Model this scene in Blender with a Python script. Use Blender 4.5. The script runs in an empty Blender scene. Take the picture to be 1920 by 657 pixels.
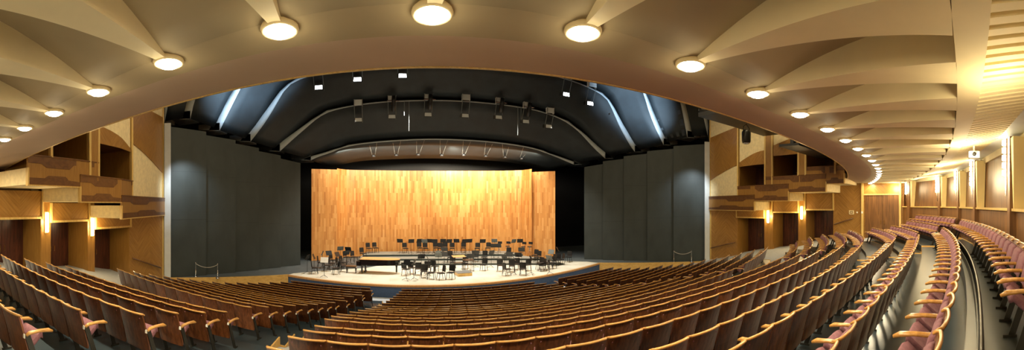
import bpy, math, random
import numpy as np
from mathutils import Vector, Matrix
random.seed(7)
PI = math.pi
S = bpy.context.scene
COL = S.collection
EYE = 6.0                      # eye height above the lowest floor; all z below are measured from the eye
F = 680.0

# ---------------------------------------------------------------- camera, world, exposure
cam = bpy.data.cameras.new('camera')
camo = bpy.data.objects.new('camera', cam); COL.objects.link(camo)
camo.location = (0, 0, EYE); camo.rotation_euler = (PI/2, 0, 0)
cam.type = 'PANO'; cam.panorama_type = 'CENTRAL_CYLINDRICAL'
cam.central_cylindrical_range_u_min = -731/F; cam.central_cylindrical_range_u_max = 1189/F
cam.central_cylindrical_range_v_min = -272/F; cam.central_cylindrical_range_v_max = 385/F
cam.clip_end = 200
S.camera = camo
S.view_settings.view_transform = 'Standard'
S.view_settings.look = 'None'
S.view_settings.gamma = 1
S.view_settings.use_curve_mapping = False
S.view_settings.exposure = 0.75
S.cycles.use_denoising = True
S.cycles.max_bounces = 7
S.cycles.diffuse_bounces = 4
S.cycles.glossy_bounces = 3
S.cycles.sample_clamp_indirect = 4
S.cycles.caustics_reflective = False
S.cycles.caustics_refractive = False
W = bpy.data.worlds.new('hall_air'); S.world = W; W.use_nodes = True
W.node_tree.nodes['Background'].inputs[0].default_value = (1.0, .85, .6, 1)
W.node_tree.nodes['Background'].inputs[1].default_value = 0.04

def light(kind, name, loc, power, color, rot=(0, 0, 0), **kw):
    d = bpy.data.lights.new(name, kind); d.energy = power; d.color = color
    for k, v in kw.items(): setattr(d, k, v)
    o = bpy.data.objects.new(name, d); COL.objects.link(o)
    o.location = (loc[0], loc[1], loc[2] + EYE); o.rotation_euler = rot
    return o
def aim(o, target):
    d = Vector((target[0], target[1], target[2] + EYE)) - o.location
    o.rotation_euler = d.to_track_quat('-Z', 'Y').to_euler()

WARM = (1.0, .83, .52); WHITE = (1.0, .93, .82); COOL = (.80, .92, 1.0)
# lamps of the upper hall ceiling (above the balcony, out of the picture)
for x, y in ((-5, 11), (4.9, 11), (15, 11), (-5, 17), (4.9, 17), (15, 17)):
    light('AREA', 'hall_ceiling_light', (x, y, 8.6), 210, WARM, (0, 0, 0), shape='RECTANGLE', size=5, size_y=3)
# stage rig spots, with fill lights added for wall and portal columns
for x, y, z, p, t in ((5.0, 29.9, 4.6, 1500, (7.6, 34.5, 2.8)), (5.0, 29.9, 4.6, 700, (-1, 34, -.5)), (5.0, 29.9, 4.6, 500, (11, 34, -1.0))):
    o = light('SPOT', 'stage_wall_spot', (x, y, z), p, (1, .88, .66), spot_size=1.75, spot_blend=1.0, shadow_soft_size=.3); aim(o, t)
o = light('AREA', 'stage_wall_fill', (4.2, 29.4, 4.4), 950, (1, .86, .64), shape='RECTANGLE', size=17, size_y=.5); aim(o, (4.2, 34.5, .2))  # unseen area light added to even out the stave wall
for x in (-3, 1, 5, 9, 13):
    o = light('SPOT', 'stage_floor_spot', (x, 26.0, 7.0), 2100, WHITE, spot_size=1.35, spot_blend=.8, shadow_soft_size=.15); aim(o, (x, 26.4, -4.8))
for x, y, t in ((-10.5, 17.0, (-13.6, 19.6, .5)), (20.5, 17.2, (23.6, 19.9, .5))):
    o = light('SPOT', 'portal_column_fill', (x, y, 4.5), 420, (.85, .95, 1.0), spot_size=.5, spot_blend=1.0, shadow_soft_size=.1); aim(o, t)  # extra unseen spots added to brighten the portal columns
# unseen fill spots added by the portal to wash the black walls and shells
for x, t in ((-12.0, (-13.2, 21.0, .5)), (21.8, (23.0, 21.3, .5))):
    o = light('SPOT', 'portal_wall_fill', (x, 19.0, 3.2), 330, COOL, spot_size=1.6, spot_blend=1.0, shadow_soft_size=.2); aim(o, t)
for x, t in ((-9, (-10.5, 24, 8.5)), (19, (19.5, 24, 8.5)), (-5, (-9, 23, 9.5)), (15, (18, 23, 9.5))):
    o = light('SPOT', 'shell_fill_light', (x, 18.2, 4.2), 2600, (.55, .78, 1.0), spot_size=1.0, spot_blend=1.0, shadow_soft_size=.3); aim(o, t)  # blue spots with no fixture, added to lift the outer shells

# ---------------------------------------------------------------- materials
def nt(name):
    m = bpy.data.materials.new(name); m.use_nodes = True
    t = m.node_tree; b = t.nodes['Principled BSDF']
    return m, t, b
def N(t, kind, **kw):
    n = t.nodes.new(kind)
    for k, v in kw.items():
        if k in n.inputs: n.inputs[k].default_value = v
        else: setattr(n, k, v)
    return n
def ramp(t, fac, stops):
    r = t.nodes.new('ShaderNodeValToRGB')
    e = r.color_ramp.elements
    while len(e) < len(stops): e.new(0.5)
    for i, (p, c) in enumerate(stops): e[i].position = p; e[i].color = (*c, 1)
    t.links.new(fac, r.inputs[0]); return r.outputs[0]
def coords(t, scale=(1, 1, 1), rot=(0, 0, 0), kind='Object'):
    tc = N(t, 'ShaderNodeTexCoord'); mp = N(t, 'ShaderNodeMapping')
    mp.inputs['Scale'].default_value = scale; mp.inputs['Rotation'].default_value = rot
    t.links.new(tc.outputs[kind], mp.inputs[0]); return mp.outputs[0]
def plain(name, c, rough=.6, metal=0, noise=.12, nscale=3, bump=0):
    m, t, b = nt(name)
    n = N(t, 'ShaderNodeTexNoise'); n.inputs['Scale'].default_value = nscale; n.inputs['Detail'].default_value = 5
    t.links.new(coords(t), n.inputs[0])
    lo = tuple(max(0, v*(1-noise)) for v in c); hi = tuple(min(1, v*(1+noise)) for v in c)
    t.links.new(ramp(t, n.outputs[0], [(.3, lo), (.7, hi)]), b.inputs['Base Color'])
    b.inputs['Roughness'].default_value = rough; b.inputs['Metallic'].default_value = metal
    if bump:
        bp = N(t, 'ShaderNodeBump'); bp.inputs['Strength'].default_value = bump; bp.inputs['Distance'].default_value = .01
        t.links.new(n.outputs[0], bp.inputs['Height']); t.links.new(bp.outputs[0], b.inputs['Normal'])
    return m
def wood(name, dark, light_, scale=(9, 9, .7), rough=.4, vary=0.0, rot=(0, 0, 0), coat=.15):
    m, t, b = nt(name)
    v = coords(t, scale, rot)
    n = N(t, 'ShaderNodeTexNoise'); n.inputs['Scale'].default_value = 1.6; n.inputs['Detail'].default_value = 7; n.inputs['Distortion'].default_value = 1.2
    t.links.new(v, n.inputs[0])
    mid = tuple((a+c)/2 for a, c in zip(dark, light_))
    col = ramp(t, n.outputs[0], [(.30, dark), (.5, mid), (.72, light_)])
    if vary:
        oi = N(t, 'ShaderNodeObjectInfo'); h = N(t, 'ShaderNodeHueSaturation')
        mr = N(t, 'ShaderNodeMapRange'); mr.inputs['To Min'].default_value = 1-vary; mr.inputs['To Max'].default_value = 1+vary
        t.links.new(oi.outputs['Random'], mr.inputs['Value']); t.links.new(mr.outputs[0], h.inputs['Value'])
        t.links.new(col, h.inputs['Color']); col = h.outputs[0]
    t.links.new(col, b.inputs['Base Color'])
    b.inputs['Roughness'].default_value = rough; b.inputs['Coat Weight'].default_value = coat; b.inputs['Coat Roughness'].default_value = .2
    return m
def emit(name, c, s):
    m, t, b = nt(name)
    b.inputs['Emission Color'].default_value = (*c, 1); b.inputs['Emission Strength'].default_value = s
    b.inputs['Base Color'].default_value = (*c, 1); return m
def chevron(name, dark, light_, w=1.2, rough=.4):
    """veneer laid in a herring-bone: bands of width w along the wall with grain slanting up and down"""
    m, t, b = nt(name)
    tc = N(t, 'ShaderNodeTexCoord'); sp = N(t, 'ShaderNodeSeparateXYZ'); t.links.new(tc.outputs['Object'], sp.inputs[0])
    def M(op, a, b_=None):
        n = t.nodes.new('ShaderNodeMath'); n.operation = op
        for i, v in enumerate((a, b_)):
            if v is None: continue
            if isinstance(v, (int, float)): n.inputs[i].default_value = v
            else: t.links.new(v, n.inputs[i])
        return n.outputs[0]
    u = sp.outputs['Y']
    pp = M('PINGPONG', u, w)
    g = M('SUBTRACT', M('MULTIPLY', sp.outputs['Z'], 1.0), pp)
    cb = N(t, 'ShaderNodeCombineXYZ')
    t.links.new(M('MULTIPLY', g, 9), cb.inputs[0]); t.links.new(M('MULTIPLY', M('ADD', sp.outputs['Z'], pp), .6), cb.inputs[1])
    t.links.new(M('FLOOR', M('DIVIDE', u, w)), cb.inputs[2])
    n = N(t, 'ShaderNodeTexNoise'); n.inputs['Scale'].default_value = 1.3; n.inputs['Detail'].default_value = 5
    t.links.new(cb.outputs[0], n.inputs[0])
    mid = tuple((a+c)/2 for a, c in zip(dark, light_))
    t.links.new(ramp(t, n.outputs[0], [(.32, dark), (.5, mid), (.68, light_)]), b.inputs['Base Color'])
    b.inputs['Roughness'].default_value = rough; b.inputs['Coat Weight'].default_value = .15
    return m

M_ = {}
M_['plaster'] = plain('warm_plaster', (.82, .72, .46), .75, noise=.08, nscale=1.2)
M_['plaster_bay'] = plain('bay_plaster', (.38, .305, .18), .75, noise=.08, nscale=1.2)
M_['rim'] = plain('rim_paint', (.50, .38, .27), .65, noise=.05, nscale=.8)
M_['cream'] = plain('cream_plaster', (.80, .68, .40), .8, noise=.10, nscale=5)
M_['cream_fin'] = plain('cream_fin_paint', (.90, .76, .38), .6, noise=.04)
M_['gold'] = wood('pale_gold_wood', (.55, .36, .10), (.80, .58, .22), rough=.35)
M_['amber'] = wood('amber_veneer', (.27, .130, .026), (.38, .20, .045), rough=.4)
M_['chev'] = chevron('chevron_amber_veneer', (.27, .130, .026), (.39, .205, .048))
M_['darkwood'] = wood('dark_walnut_inlay', (.10, .040, .013), (.17, .075, .022), scale=(2, 2, 3), rough=.4)
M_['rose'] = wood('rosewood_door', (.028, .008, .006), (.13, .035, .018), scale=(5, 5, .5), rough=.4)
M_['walnut'] = wood('walnut_wall_panel', (.095, .040, .012), (.24, .11, .034), scale=(5, 5, .4), rough=.42, coat=.1)
M_['seatwood'] = wood('rosewood_seat_back', (.050, .014, .006), (.20, .070, .024), scale=(10, 10, 1.1), rough=.32, vary=.35, coat=.25)
M_['rail'] = wood('golden_beech_rail', (.36, .17, .04), (.56, .30, .085), scale=(1.5, 12, 12), rough=.28, vary=.15, coat=.3)
M_['purple'] = plain('mauve_upholstery', (.20, .085, .11), .9, noise=.18, nscale=25, bump=.15)
M_['black_metal'] = plain('black_metal', (.008, .008, .009), .4, noise=.2)
M_['steel'] = plain('dark_seat_steel', (.045, .042, .036), .35, metal=.6)
M_['white'] = plain('white_tag', (.85, .85, .82), .5, noise=.02)
M_['paper'] = plain('sheet_paper', (.9, .9, .88), .6, noise=.04, nscale=12)
M_['black_cloth'] = plain('black_plastic', (.007, .007, .008), .5, noise=.3, nscale=8)
M_['greydesk'] = plain('grey_metal_desk', (.16, .18, .18), .4, noise=.1)
M_['greyfloor'] = plain('grey_stage_floor', (.085, .10, .105), .6, noise=.15, nscale=2)
M_['riser'] = plain('riser_top_grey', (.23, .23, .20), .6, noise=.1, nscale=2)
M_['riserface'] = plain('riser_front_grey', (.040, .052, .050), .7, noise=.1)
M_['blue'] = plain('blue_fascia_carpet', (.055, .095, .19), .9, noise=.1, nscale=8)
M_['lip'] = wood('stage_lip_wood', (.50, .26, .09), (.68, .38, .15), rough=.4)
M_['apronwood'] = wood('yellow_step_wood', (.52, .30, .07), (.72, .46, .14), scale=(2, 2, 6), rough=.45)
M_['lightgrey'] = plain('light_grey_trim', (.62, .66, .68), .5, noise=.05)
M_['edgegrey'] = plain('shell_edge_grey', (.42, .47, .50), .5, noise=.05)
M_['shell'] = plain('dark_slate_shell', (.013, .019, .023), .6, noise=.25, nscale=1.3)
M_['pianoblack'] = plain('piano_lacquer', (.008, .008, .009), .08, noise=.1)
M_['brass'] = plain('brass', (.75, .55, .2), .25, metal=1)
M_['chrome'] = plain('chrome', (.7, .7, .7), .2, metal=1)
M_['rope'] = plain('pale_rope', (.55, .5, .42), .9, noise=.2, nscale=30)
M_['lamp'] = emit('lamp_glow', (1.0, .93, .78), 14)
M_['strip'] = emit('strip_glow', (1.0, .90, .62), 14)
M_['sconce'] = emit('sconce_glow', (1.0, .78, .40), 16)
M_['studio'] = emit('floodlight_glow', (.95, 1.0, 1.0), 8)

def deck_mat():
    m, t, b = nt('pale_stage_boards')
    v = coords(t, (1, 1, 1))
    br = N(t, 'ShaderNodeTexBrick'); br.offset = .5
    br.inputs['Color1'].default_value = (.66, .64, .54, 1); br.inputs['Color2'].default_value = (.76, .74, .64, 1); br.inputs['Mortar'].default_value = (.50, .48, .40, 1)
    br.inputs['Scale'].default_value = 1; br.inputs['Brick Width'].default_value = 2.4; br.inputs['Row Height'].default_value = 1.2; br.inputs['Mortar Size'].default_value = .008
    t.links.new(v, br.inputs[0])
    n = N(t, 'ShaderNodeTexNoise'); n.inputs['Scale'].default_value = .9; n.inputs['Detail'].default_value = 6; t.links.new(v, n.inputs[0])
    mx = N(t, 'ShaderNodeMixRGB', blend_type='MULTIPLY'); mx.inputs[0].default_value = .5
    t.links.new(br.outputs[0], mx.inputs[1]); t.links.new(ramp(t, n.outputs[0], [(.35, (.72, .68, .58)), (.6, (1, 1, 1))]), mx.inputs[2])
    t.links.new(mx.outputs[0], b.inputs['Base Color']); b.inputs['Roughness'].default_value = .45
    return m
M_['deck'] = deck_mat()
def staves():
    """vertical wood staves of many tones; UV = (metres along, metres up)"""
    m, t, b = nt('wood_stave_wall')
    uv = N(t, 'ShaderNodeUVMap'); mp = N(t, 'ShaderNodeMapping'); mp.inputs['Rotation'].default_value = (0, 0, PI/2)
    t.links.new(uv.outputs[0], mp.inputs[0])
    br = N(t, 'ShaderNodeTexBrick'); br.offset = .37; br.offset_frequency = 2
    br.inputs['Color1'].default_value = (0, 0, 0, 1); br.inputs['Color2'].default_value = (1, 1, 1, 1); br.inputs['Mortar'].default_value = (.3, .3, .3, 1)
    br.inputs['Scale'].default_value = 1; br.inputs['Brick Width'].default_value = 1.15; br.inputs['Row Height'].default_value = .16; br.inputs['Mortar Size'].default_value = .003
    t.links.new(mp.outputs[0], br.inputs[0])
    c1 = ramp(t, br.outputs[0], [(0, (.50, .205, .055)), (.35, (.62, .285, .082)), (.7, (.68, .335, .105)), (1, (.76, .41, .15))])
    n = N(t, 'ShaderNodeTexNoise'); n.inputs['Scale'].default_value = 3; n.inputs['Detail'].default_value = 6
    m2 = N(t, 'ShaderNodeMapping'); m2.inputs['Scale'].default_value = (6, .6, 1); t.links.new(uv.outputs[0], m2.inputs[0]); t.links.new(m2.outputs[0], n.inputs[0])
    mx = N(t, 'ShaderNodeMixRGB', blend_type='MULTIPLY'); mx.inputs[0].default_value = .6
    t.links.new(c1, mx.inputs[1]); t.links.new(ramp(t, n.outputs[0], [(.3, (.78, .70, .62)), (.65, (1, 1, 1))]), mx.inputs[2])
    t.links.new(mx.outputs[0], b.inputs['Base Color']); b.inputs['Roughness'].default_value = .33
    return m
M_['staves'] = staves()
def floor_mat():
    m, t, b = nt('blue_grey_linoleum')
    n = N(t, 'ShaderNodeTexNoise'); n.inputs['Scale'].default_value = 2.0; n.inputs['Detail'].default_value = 6; t.links.new(coords(t), n.inputs[0])
    t.links.new(ramp(t, n.outputs[0], [(.3, (.018, .031, .042)), (.7, (.029, .046, .060))]), b.inputs['Base Color'])
    b.inputs['Roughness'].default_value = .33
    return m
M_['floor'] = floor_mat()
M_['aisle'] = plain('pale_grey_aisle_carpet', (.42, .46, .52), .9, noise=.08, nscale=6)
def panel_mat():
    m, t, b = nt('black_wall_flat')
    n = N(t, 'ShaderNodeTexNoise'); n.inputs['Scale'].default_value = 1.2; n.inputs['Detail'].default_value = 5; t.links.new(coords(t, (1, 1, .5)), n.inputs[0])
    t.links.new(ramp(t, n.outputs[0], [(.3, (.026, .034, .034)), (.7, (.040, .051, .050))]), b.inputs['Base Color']); b.inputs['Roughness'].default_value = .6
    return m
M_['flat'] = panel_mat()

# ---------------------------------------------------------------- mesh helpers
class MB:
    def __init__(s): s.v = []; s.f = []; s.mi = []; s.uv = None; s.cur = 0
    def add(s, vs, fs):
        o = len(s.v); s.v += [tuple(v) for v in vs]; s.f += [tuple(i+o for i in f) for f in fs]; s.mi += [s.cur]*len(fs); return s
    def box(s, x0, y0, z0, x1, y1, z1):
        vs = [(x, y, z) for z in (z0, z1) for y in (y0, y1) for x in (x0, x1)]
        return s.add(vs, [(0, 2, 3, 1), (4, 5, 7, 6), (0, 1, 5, 4), (2, 6, 7, 3), (0, 4, 6, 2), (1, 3, 7, 5)])
    def obox(s, c, size, ang=0, tilt=0):
        """box centred at c, size (x,y,z), turned ang about z after tilting about its own x"""
        R = Matrix.Rotation(ang, 3, 'Z') @ Matrix.Rotation(tilt, 3, 'X')
        vs = [Vector(c) + R @ Vector((sx*size[0]/2, sy*size[1]/2, sz*size[2]/2)) for sz in (-1, 1) for sy in (-1, 1) for sx in (-1, 1)]
        return s.add(vs, [(0, 2, 3, 1), (4, 5, 7, 6), (0, 1, 5, 4), (2, 6, 7, 3), (0, 4, 6, 2), (1, 3, 7, 5)])
    def tube(s, path, r, n=6, caps=True):
        path = [Vector(p) for p in path]; rs = r if isinstance(r, (list, tuple)) else [r]*len(path)
        ring = []; up = None
        for i, p in enumerate(path):
            d = (path[min(i+1, len(path)-1)] - path[max(i-1, 0)]).normalized()
            if up is None: up = Vector((0, 0, 1)) if abs(d.z) < .9 else Vector((1, 0, 0))
            a = d.cross(up).normalized(); b = a.cross(d).normalized(); up = b
            ring += [p + (a*math.cos(2*PI*k/n) + b*math.sin(2*PI*k/n))*rs[i] for k in range(n)]
        fs = [(i*n+k, i*n+(k+1) % n, (i+1)*n+(k+1) % n, (i+1)*n+k) for i in range(len(path)-1) for k in range(n)]
        if caps: fs += [tuple(range(n-1, -1, -1)), tuple(range((len(path)-1)*n, len(path)*n))]
        return s.add(ring, fs)
    def lathe(s, prof, c=(0, 0, 0), n=16):
        vs = [(c[0]+r*math.cos(2*PI*k/n), c[1]+r*math.sin(2*PI*k/n), c[2]+z) for r, z in prof for k in range(n)]
        fs = [(i*n+k, i*n+(k+1) % n, (i+1)*n+(k+1) % n, (i+1)*n+k) for i in range(len(prof)-1) for k in range(n)]
        fs += [tuple(range(n-1, -1, -1)), tuple(range((len(prof)-1)*n, len(prof)*n))]
        return s.add(vs, fs)
    def grid(s, rows, flip=False):
        """rows: list of equally long lists of points -> one sheet"""
        m = len(rows[0]); vs = [p for r in rows for p in r]
        fs = [(i*m+j, i*m+j+1, (i+1)*m+j+1, (i+1)*m+j) for i in range(len(rows)-1) for j in range(m-1)]
        if flip: fs = [f[::-1] for f in fs]
        return s.add(vs, fs)
    def slab(s, rows, off):
        """closed slab: sheet and the same sheet shifted by off, with side faces"""
        m = len(rows[0]); n = len(rows); vs = [Vector(p) for r in rows for p in r]; k = len(vs)
        vs2 = [p + Vector(off) for p in vs]
        fs = []
        for i in range(n-1):
            for j in range(m-1):
                q = (i*m+j, i*m+j+1, (i+1)*m+j+1, (i+1)*m+j); fs += [q, tuple(a+k for a in q[::-1])]
        bd = [j for j in range(m)] + [i*m+m-1 for i in range(1, n)] + [(n-1)*m+j for j in range(m-2, -1, -1)] + [i*m for i in range(n-2, 0, -1)]
        for a, b in zip(bd, bd[1:]+bd[:1]): fs.append((b, a, a+k, b+k))
        return s.add(vs+vs2, fs)
    def prism(s, poly, z0, z1):
        n = len(poly); vs = [(x, y, z0) for x, y in poly] + [(x, y, z1) for x, y in poly]
        return s.add(vs, [tuple(range(n-1, -1, -1)), tuple(range(n, 2*n))] + [(i, (i+1) % n, n+(i+1) % n, n+i) for i in range(n)])
    def mesh(s, name, mats, smooth=False):
        me = bpy.data.meshes.new(name); me.from_pydata(s.v, [], s.f)
        for m in (mats if isinstance(mats, (list, tuple)) else [mats]): me.materials.append(M_[m] if isinstance(m, str) else m)
        if any(s.mi): me.polygons.foreach_set('material_index', s.mi)
        if smooth: me.polygons.foreach_set('use_smooth', [True]*len(me.polygons))
        if s.uv:
            l = me.uv_layers.new(name='UVMap')
            for i, lp in enumerate(me.loops): l.data[i].uv = s.uv[lp.vertex_index]
        me.update(); return me
def obj(name, mb, mat, parent=None, smooth=False, label=None, cat=None, group=None, kind=None, loc=(0, 0, 0), rz=0):
    me = mb if isinstance(mb, bpy.types.Mesh) else mb.mesh(name, mat, smooth)
    o = bpy.data.objects.new(name, me); COL.objects.link(o)
    if parent: o.parent = parent
    else: o.location = (loc[0], loc[1], loc[2]+EYE); o.rotation_euler = (0, 0, rz)
    if label: o['label'] = label
    if cat: o['category'] = cat
    if group: o['group'] = group
    if kind: o['kind'] = kind
    return o
def thing(name, label, cat, loc=(0, 0, 0), rz=0, group=None):
    o = bpy.data.objects.new(name, None); COL.objects.link(o); o.empty_display_size = .1
    o.location = (loc[0], loc[1], loc[2]+EYE); o.rotation_euler = (0, 0, rz)
    o['label'] = label; o['category'] = cat
    if group: o['group'] = group
    return o
def dup(root, loc, rz, label, group=None, scale=None):
    r = root.copy(); COL.objects.link(r); r.location = (loc[0], loc[1], loc[2]+EYE); r.rotation_euler = (0, 0, rz)
    r['label'] = label
    if group: r['group'] = group
    for ch in KIDS[root.name]:
        c = ch.copy(); COL.objects.link(c); c.parent = r
    return r
KIDS = {}
def reg(root, kids): KIDS[root.name] = kids; return root
def struct(name, mb, mat, smooth=False, label='', cat='', **kw):
    return obj(name, mb, mat, None, smooth, label=label, cat=cat, kind='structure', **kw)
def at(x, y, z):
    """photo pixel + height below/above the eye -> plan position"""
    th = (x-731)/F; r = z*F/(385-y); return (r*math.sin(th), r*math.cos(th))
def px(X, Y, Z):
    return 731+F*math.atan2(X, Y), 385-F*Z/math.hypot(X, Y)
ORD = ['', 'first', 'second', 'third', 'fourth', 'fifth', 'sixth', 'seventh', 'eighth', 'ninth', 'tenth', 'eleventh', 'twelfth', 'thirteenth', 'fourteenth', 'fifteenth', 'sixteenth', 'seventeenth', 'eighteenth', 'nineteenth', 'twentieth', 'twenty-first', 'twenty-second', 'twenty-third', 'twenty-fourth', 'twenty-fifth', 'twenty-sixth', 'twenty-seventh', 'twenty-eighth', 'twenty-ninth', 'thirtieth']
def lerp(tab, x): return float(np.interp(x, [a for a, b in tab], [b for a, b in tab]))

# ================================================================ the seating bowl
HS = {1: 4.64, 2: 4.58, 3: 4.48, 4: 4.38, 5: 4.25, 6: 4.12, 7: 3.99, 8: 3.85, 9: 3.67, 10: 3.47, 11: 3.27, 12: 3.07, 13: 2.88, 14: 2.67, 15: 2.46, 16: 2.25, 17: 2.03, 18: 1.82, 19: 1.63, 20: 1.52, 21: 1.38, 22: 1.22, 23: .92, 24: .58}
ZF = {k: -h-.90 for k, h in HS.items()}           # floor under each row
Y0 = {k: 20.05-.9*(k-1) for k in range(1, 20)}; Y0.update({20: 3.02, 21: 2.24, 22: 1.25, 23: .18, 24: -.79})
XRS = {16: 15.4, 17: 15.4, 18: 15.4, 19: 15.5, 20: 15.7, 21: 15.9, 22: 16.2, 23: 16.4, 24: 16.4}
def yrow(k, x):
    if k <= 15: return Y0[k] + (x-3.9)**2/60
    xs = XRS[k]; c, d = {21: (3.9, 200), 22: (3.9, 200), 23: (6.5, 110), 24: (6.0, 100)}.get(k, (3.9, 100))
    y = Y0[k] + (min(x, xs)-c)**2/d
    if x > xs: y += .29*(x-xs) + .026*(x-xs)**2
    return y
BLOCK = {'left': (lambda k: lerp([(1, -6.0), (4, -7.3), (8, -8.6), (12, -9.27), (15, -9.65), (16, -10.5), (24, -10.7)], k),
                  lambda k: lerp([(1, -.76), (9, -2.13), (15, -3.1), (16, -2.85), (18, -3.13), (19, -3.24), (20, -3.47), (21, -3.82), (22, -4.0)], k)),
         'centre': (lambda k: lerp([(1, .65), (8, -.48), (12, -1.15), (13, -1.4)], k),
                    lambda k: lerp([(1, 8.9), (15, 11.9), (16, 14.3), (18, 14.3), (22, 15.3), (24, 15.3)], k)),
         'right': (lambda k: lerp([(1, 10.3), (15, 12.8)], k) if k <= 15 else XRS[k],
                   lambda k: lerp([(1, 16.0), (8, 17.6), (15, 18.9)], k) if k <= 15 else lerp([(16, 21.1), (20, 21.6), (22, 21.9), (23, 22.0), (24, 22.4)], k))}
YEDGE = lambda k, x: yrow(k, x) - .30              # back line of a row's step
# the sloping floor that the aisles are cut from
def ramp_z(k): return ZF[k]
xs = list(np.arange(-16, 25.01, 1.0))
rows = [[(x, -4.5, ZF[24]-.02) for x in xs]]
for k in range(24, 0, -1): rows.append([(x, YEDGE(k, x), ZF[k]-.02) for x in xs])
rows.append([(x, 25.6, ZF[1]-.03) for x in xs])
fl = MB().slab(rows, (0, 0, -.3))
struct('floor', fl, 'aisle', label='sloping pale grey carpeted aisle floor of the auditorium', cat='floor')
def strip_x(x0, x1, step=.8):
    n = max(2, int((x1-x0)/step)+1); return list(np.linspace(x0, x1, n))
for bl, (fa, fb) in BLOCK.items():
    mb = MB(); ck = MB()
    for k in range(1, 25):
        if bl == 'left' and k > 22: continue
        a, b = fa(k)-(.04 if bl == 'centre' else .32), fb(k)+.32
        if bl == 'centre' and k >= 23: a = -4.0 if k == 24 else 1.6
        if bl != 'right' and k >= 20: pass
        xx = strip_x(a, b)
        if k > 1:
            fr = [yrow(k-1, x)-.30 if k != 16 else min(yrow(k-1, x)-.30, yrow(k, x)+.62) for x in xx]
        else: fr = [yrow(1, x)+.55 for x in xx]
        back = [YEDGE(k, x) for x in xx]
        zt = ZF[k]; zb = (ZF[k-1] if k > 1 else ZF[1]) - .12
        mb.slab([[(x, y, zt) for x, y in zip(xx, back)], [(x, y, zt) for x, y in zip(xx, fr)]], (0, 0, zb-zt))
        for s_, xe, yb, yf in ((-1, xx[0], back[0], fr[0]), (1, xx[-1], back[-1], fr[-1])):
            if bl == 'centre' and s_ < 0: continue
            x0, x1 = (xe-.035, xe) if s_ < 0 else (xe, xe+.035)
            ck.add([(x0, yb, zt+.012), (x1, yb, zt+.012), (x1, yf, zt+.012), (x0, yf, zt+.012), (x0, yb, zt-.05), (x1, yb, zt-.05), (x1, yf, zb), (x0, yf, zb)],
                   [(0, 1, 2, 3), (4, 7, 6, 5), (0, 4, 5, 1), (2, 6, 7, 3), (1, 5, 6, 2), (0, 3, 7, 4)])
        # thin wood nosing along the back edge
        if k != 23: ck.slab([[(x, y, zt+.02) for x, y in zip(xx, [YEDGE(k, x)-.03 for x in xx])], [(x, y, zt+.02) for x, y in zip(xx, [YEDGE(k, x)+.01 for x in xx])]], (0, 0, -.07))
    nm = {'left': 1, 'centre': 2, 'right': 3}[bl]
    struct('floor_steps_' + bl, mb, 'floor', label='glossy blue grey floor steps under the %s block of seats' % bl, cat='floor')
    struct('trim_%d' % nm, ck, 'apronwood', label='yellow wood edging of the %s block seating steps' % bl, cat='trim')

# ---------------------------------------------------------------- the theatre seat
def bow(x): return .03*(1-(x/.27)**2)
def seat_parts(end=0):
    """end: 0 inside the row, -1 / 1 the seat at the row's left / right end"""
    P = []
    rows_ = []
    for z, y in ((.27, .000), (.30, -.005), (.58, -.075), (.87, -.165)):
        w = .271 if z > .28 else .262
        rows_.append([(x, y-bow(x)*(.4+.6*z), z) for x in np.linspace(-w, w, 7)])
    P.append(('backrest', MB().slab(rows_, (0, .022, .010)), 'seatwood', False))
    path = [(-.273, -.112, .862), (-.268, -.147, .880)] + [(x, -.170-bow(x), .886) for x in np.linspace(-.250, .250, 6)] + [(.268, -.147, .880), (.273, -.112, .862)]
    P.append(('top_rail', MB().tube(path, [.011, .016]+[.018]*6+[.016, .011], 6), 'rail', True))
    cu = MB(); R = []
    for z, y in ((.50, .01), (.53, .035), (.79, -.045), (.83, -.090)):
        R.append([(x, y-bow(x)*.8-(.03 if abs(x) > .18 else 0), z) for x in (-.215, -.18, -.07, .07, .18, .215)])
    cu.slab(R, (0, -.045, -.014)); P.append(('back_cushion', cu, 'purple', True))
    sc = MB(); R = []
    for z, y in ((.45, .02), (.475, .06), (.54, .14), (.60, .205), (.585, .235)):      # tip-up seat, mostly folded
        R.append([(x, y-(.02 if abs(x) > .19 else 0), z) for x in (-.222, -.19, 0, .19, .222)])
    sc.slab(R, (0, .01, -.07)); P.append(('seat_cushion', sc, 'purple', True))
    ar = MB(); st = MB()
    for sx in ([-1, 1] if end > 0 else [-1]):
        x = .281*sx
        pth = [(x, -.06, .615), (x, -.01, .640), (x, .14, .645), (x, .27, .632), (x, .335, .606)]
        n0 = len(ar.v); ar.tube(pth, [.020, .025, .024, .029, .017], 8)
        ar.v[n0:] = [(x+(vx-x)*1.2, vy, vz) for vx, vy, vz in ar.v[n0:]]
        st.obox((x, .065, .32), (.018, .075, .65), 0, .34)
        st.obox((x, .19, .015), (.03, .16, .03))
        P.append(('armrest', ar, 'rail', True)); P.append(('stand', st, 'steel', False))
        ar = MB(); st = MB()
    if end:
        P.append(('number_tag', MB().obox((.281*end, -.088, .615), (.042, .008, .055)), 'white', False))
    return P
def make_seat(end):
    t = thing('theatre_chair', 'proto', 'seat')
    kids = [obj(n, mb, m, t, sm) for n, mb, m, sm in seat_parts(end)]
    return reg(t, kids)
SEATP = {e: make_seat(e) for e in (0, -1, 1)}
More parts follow.
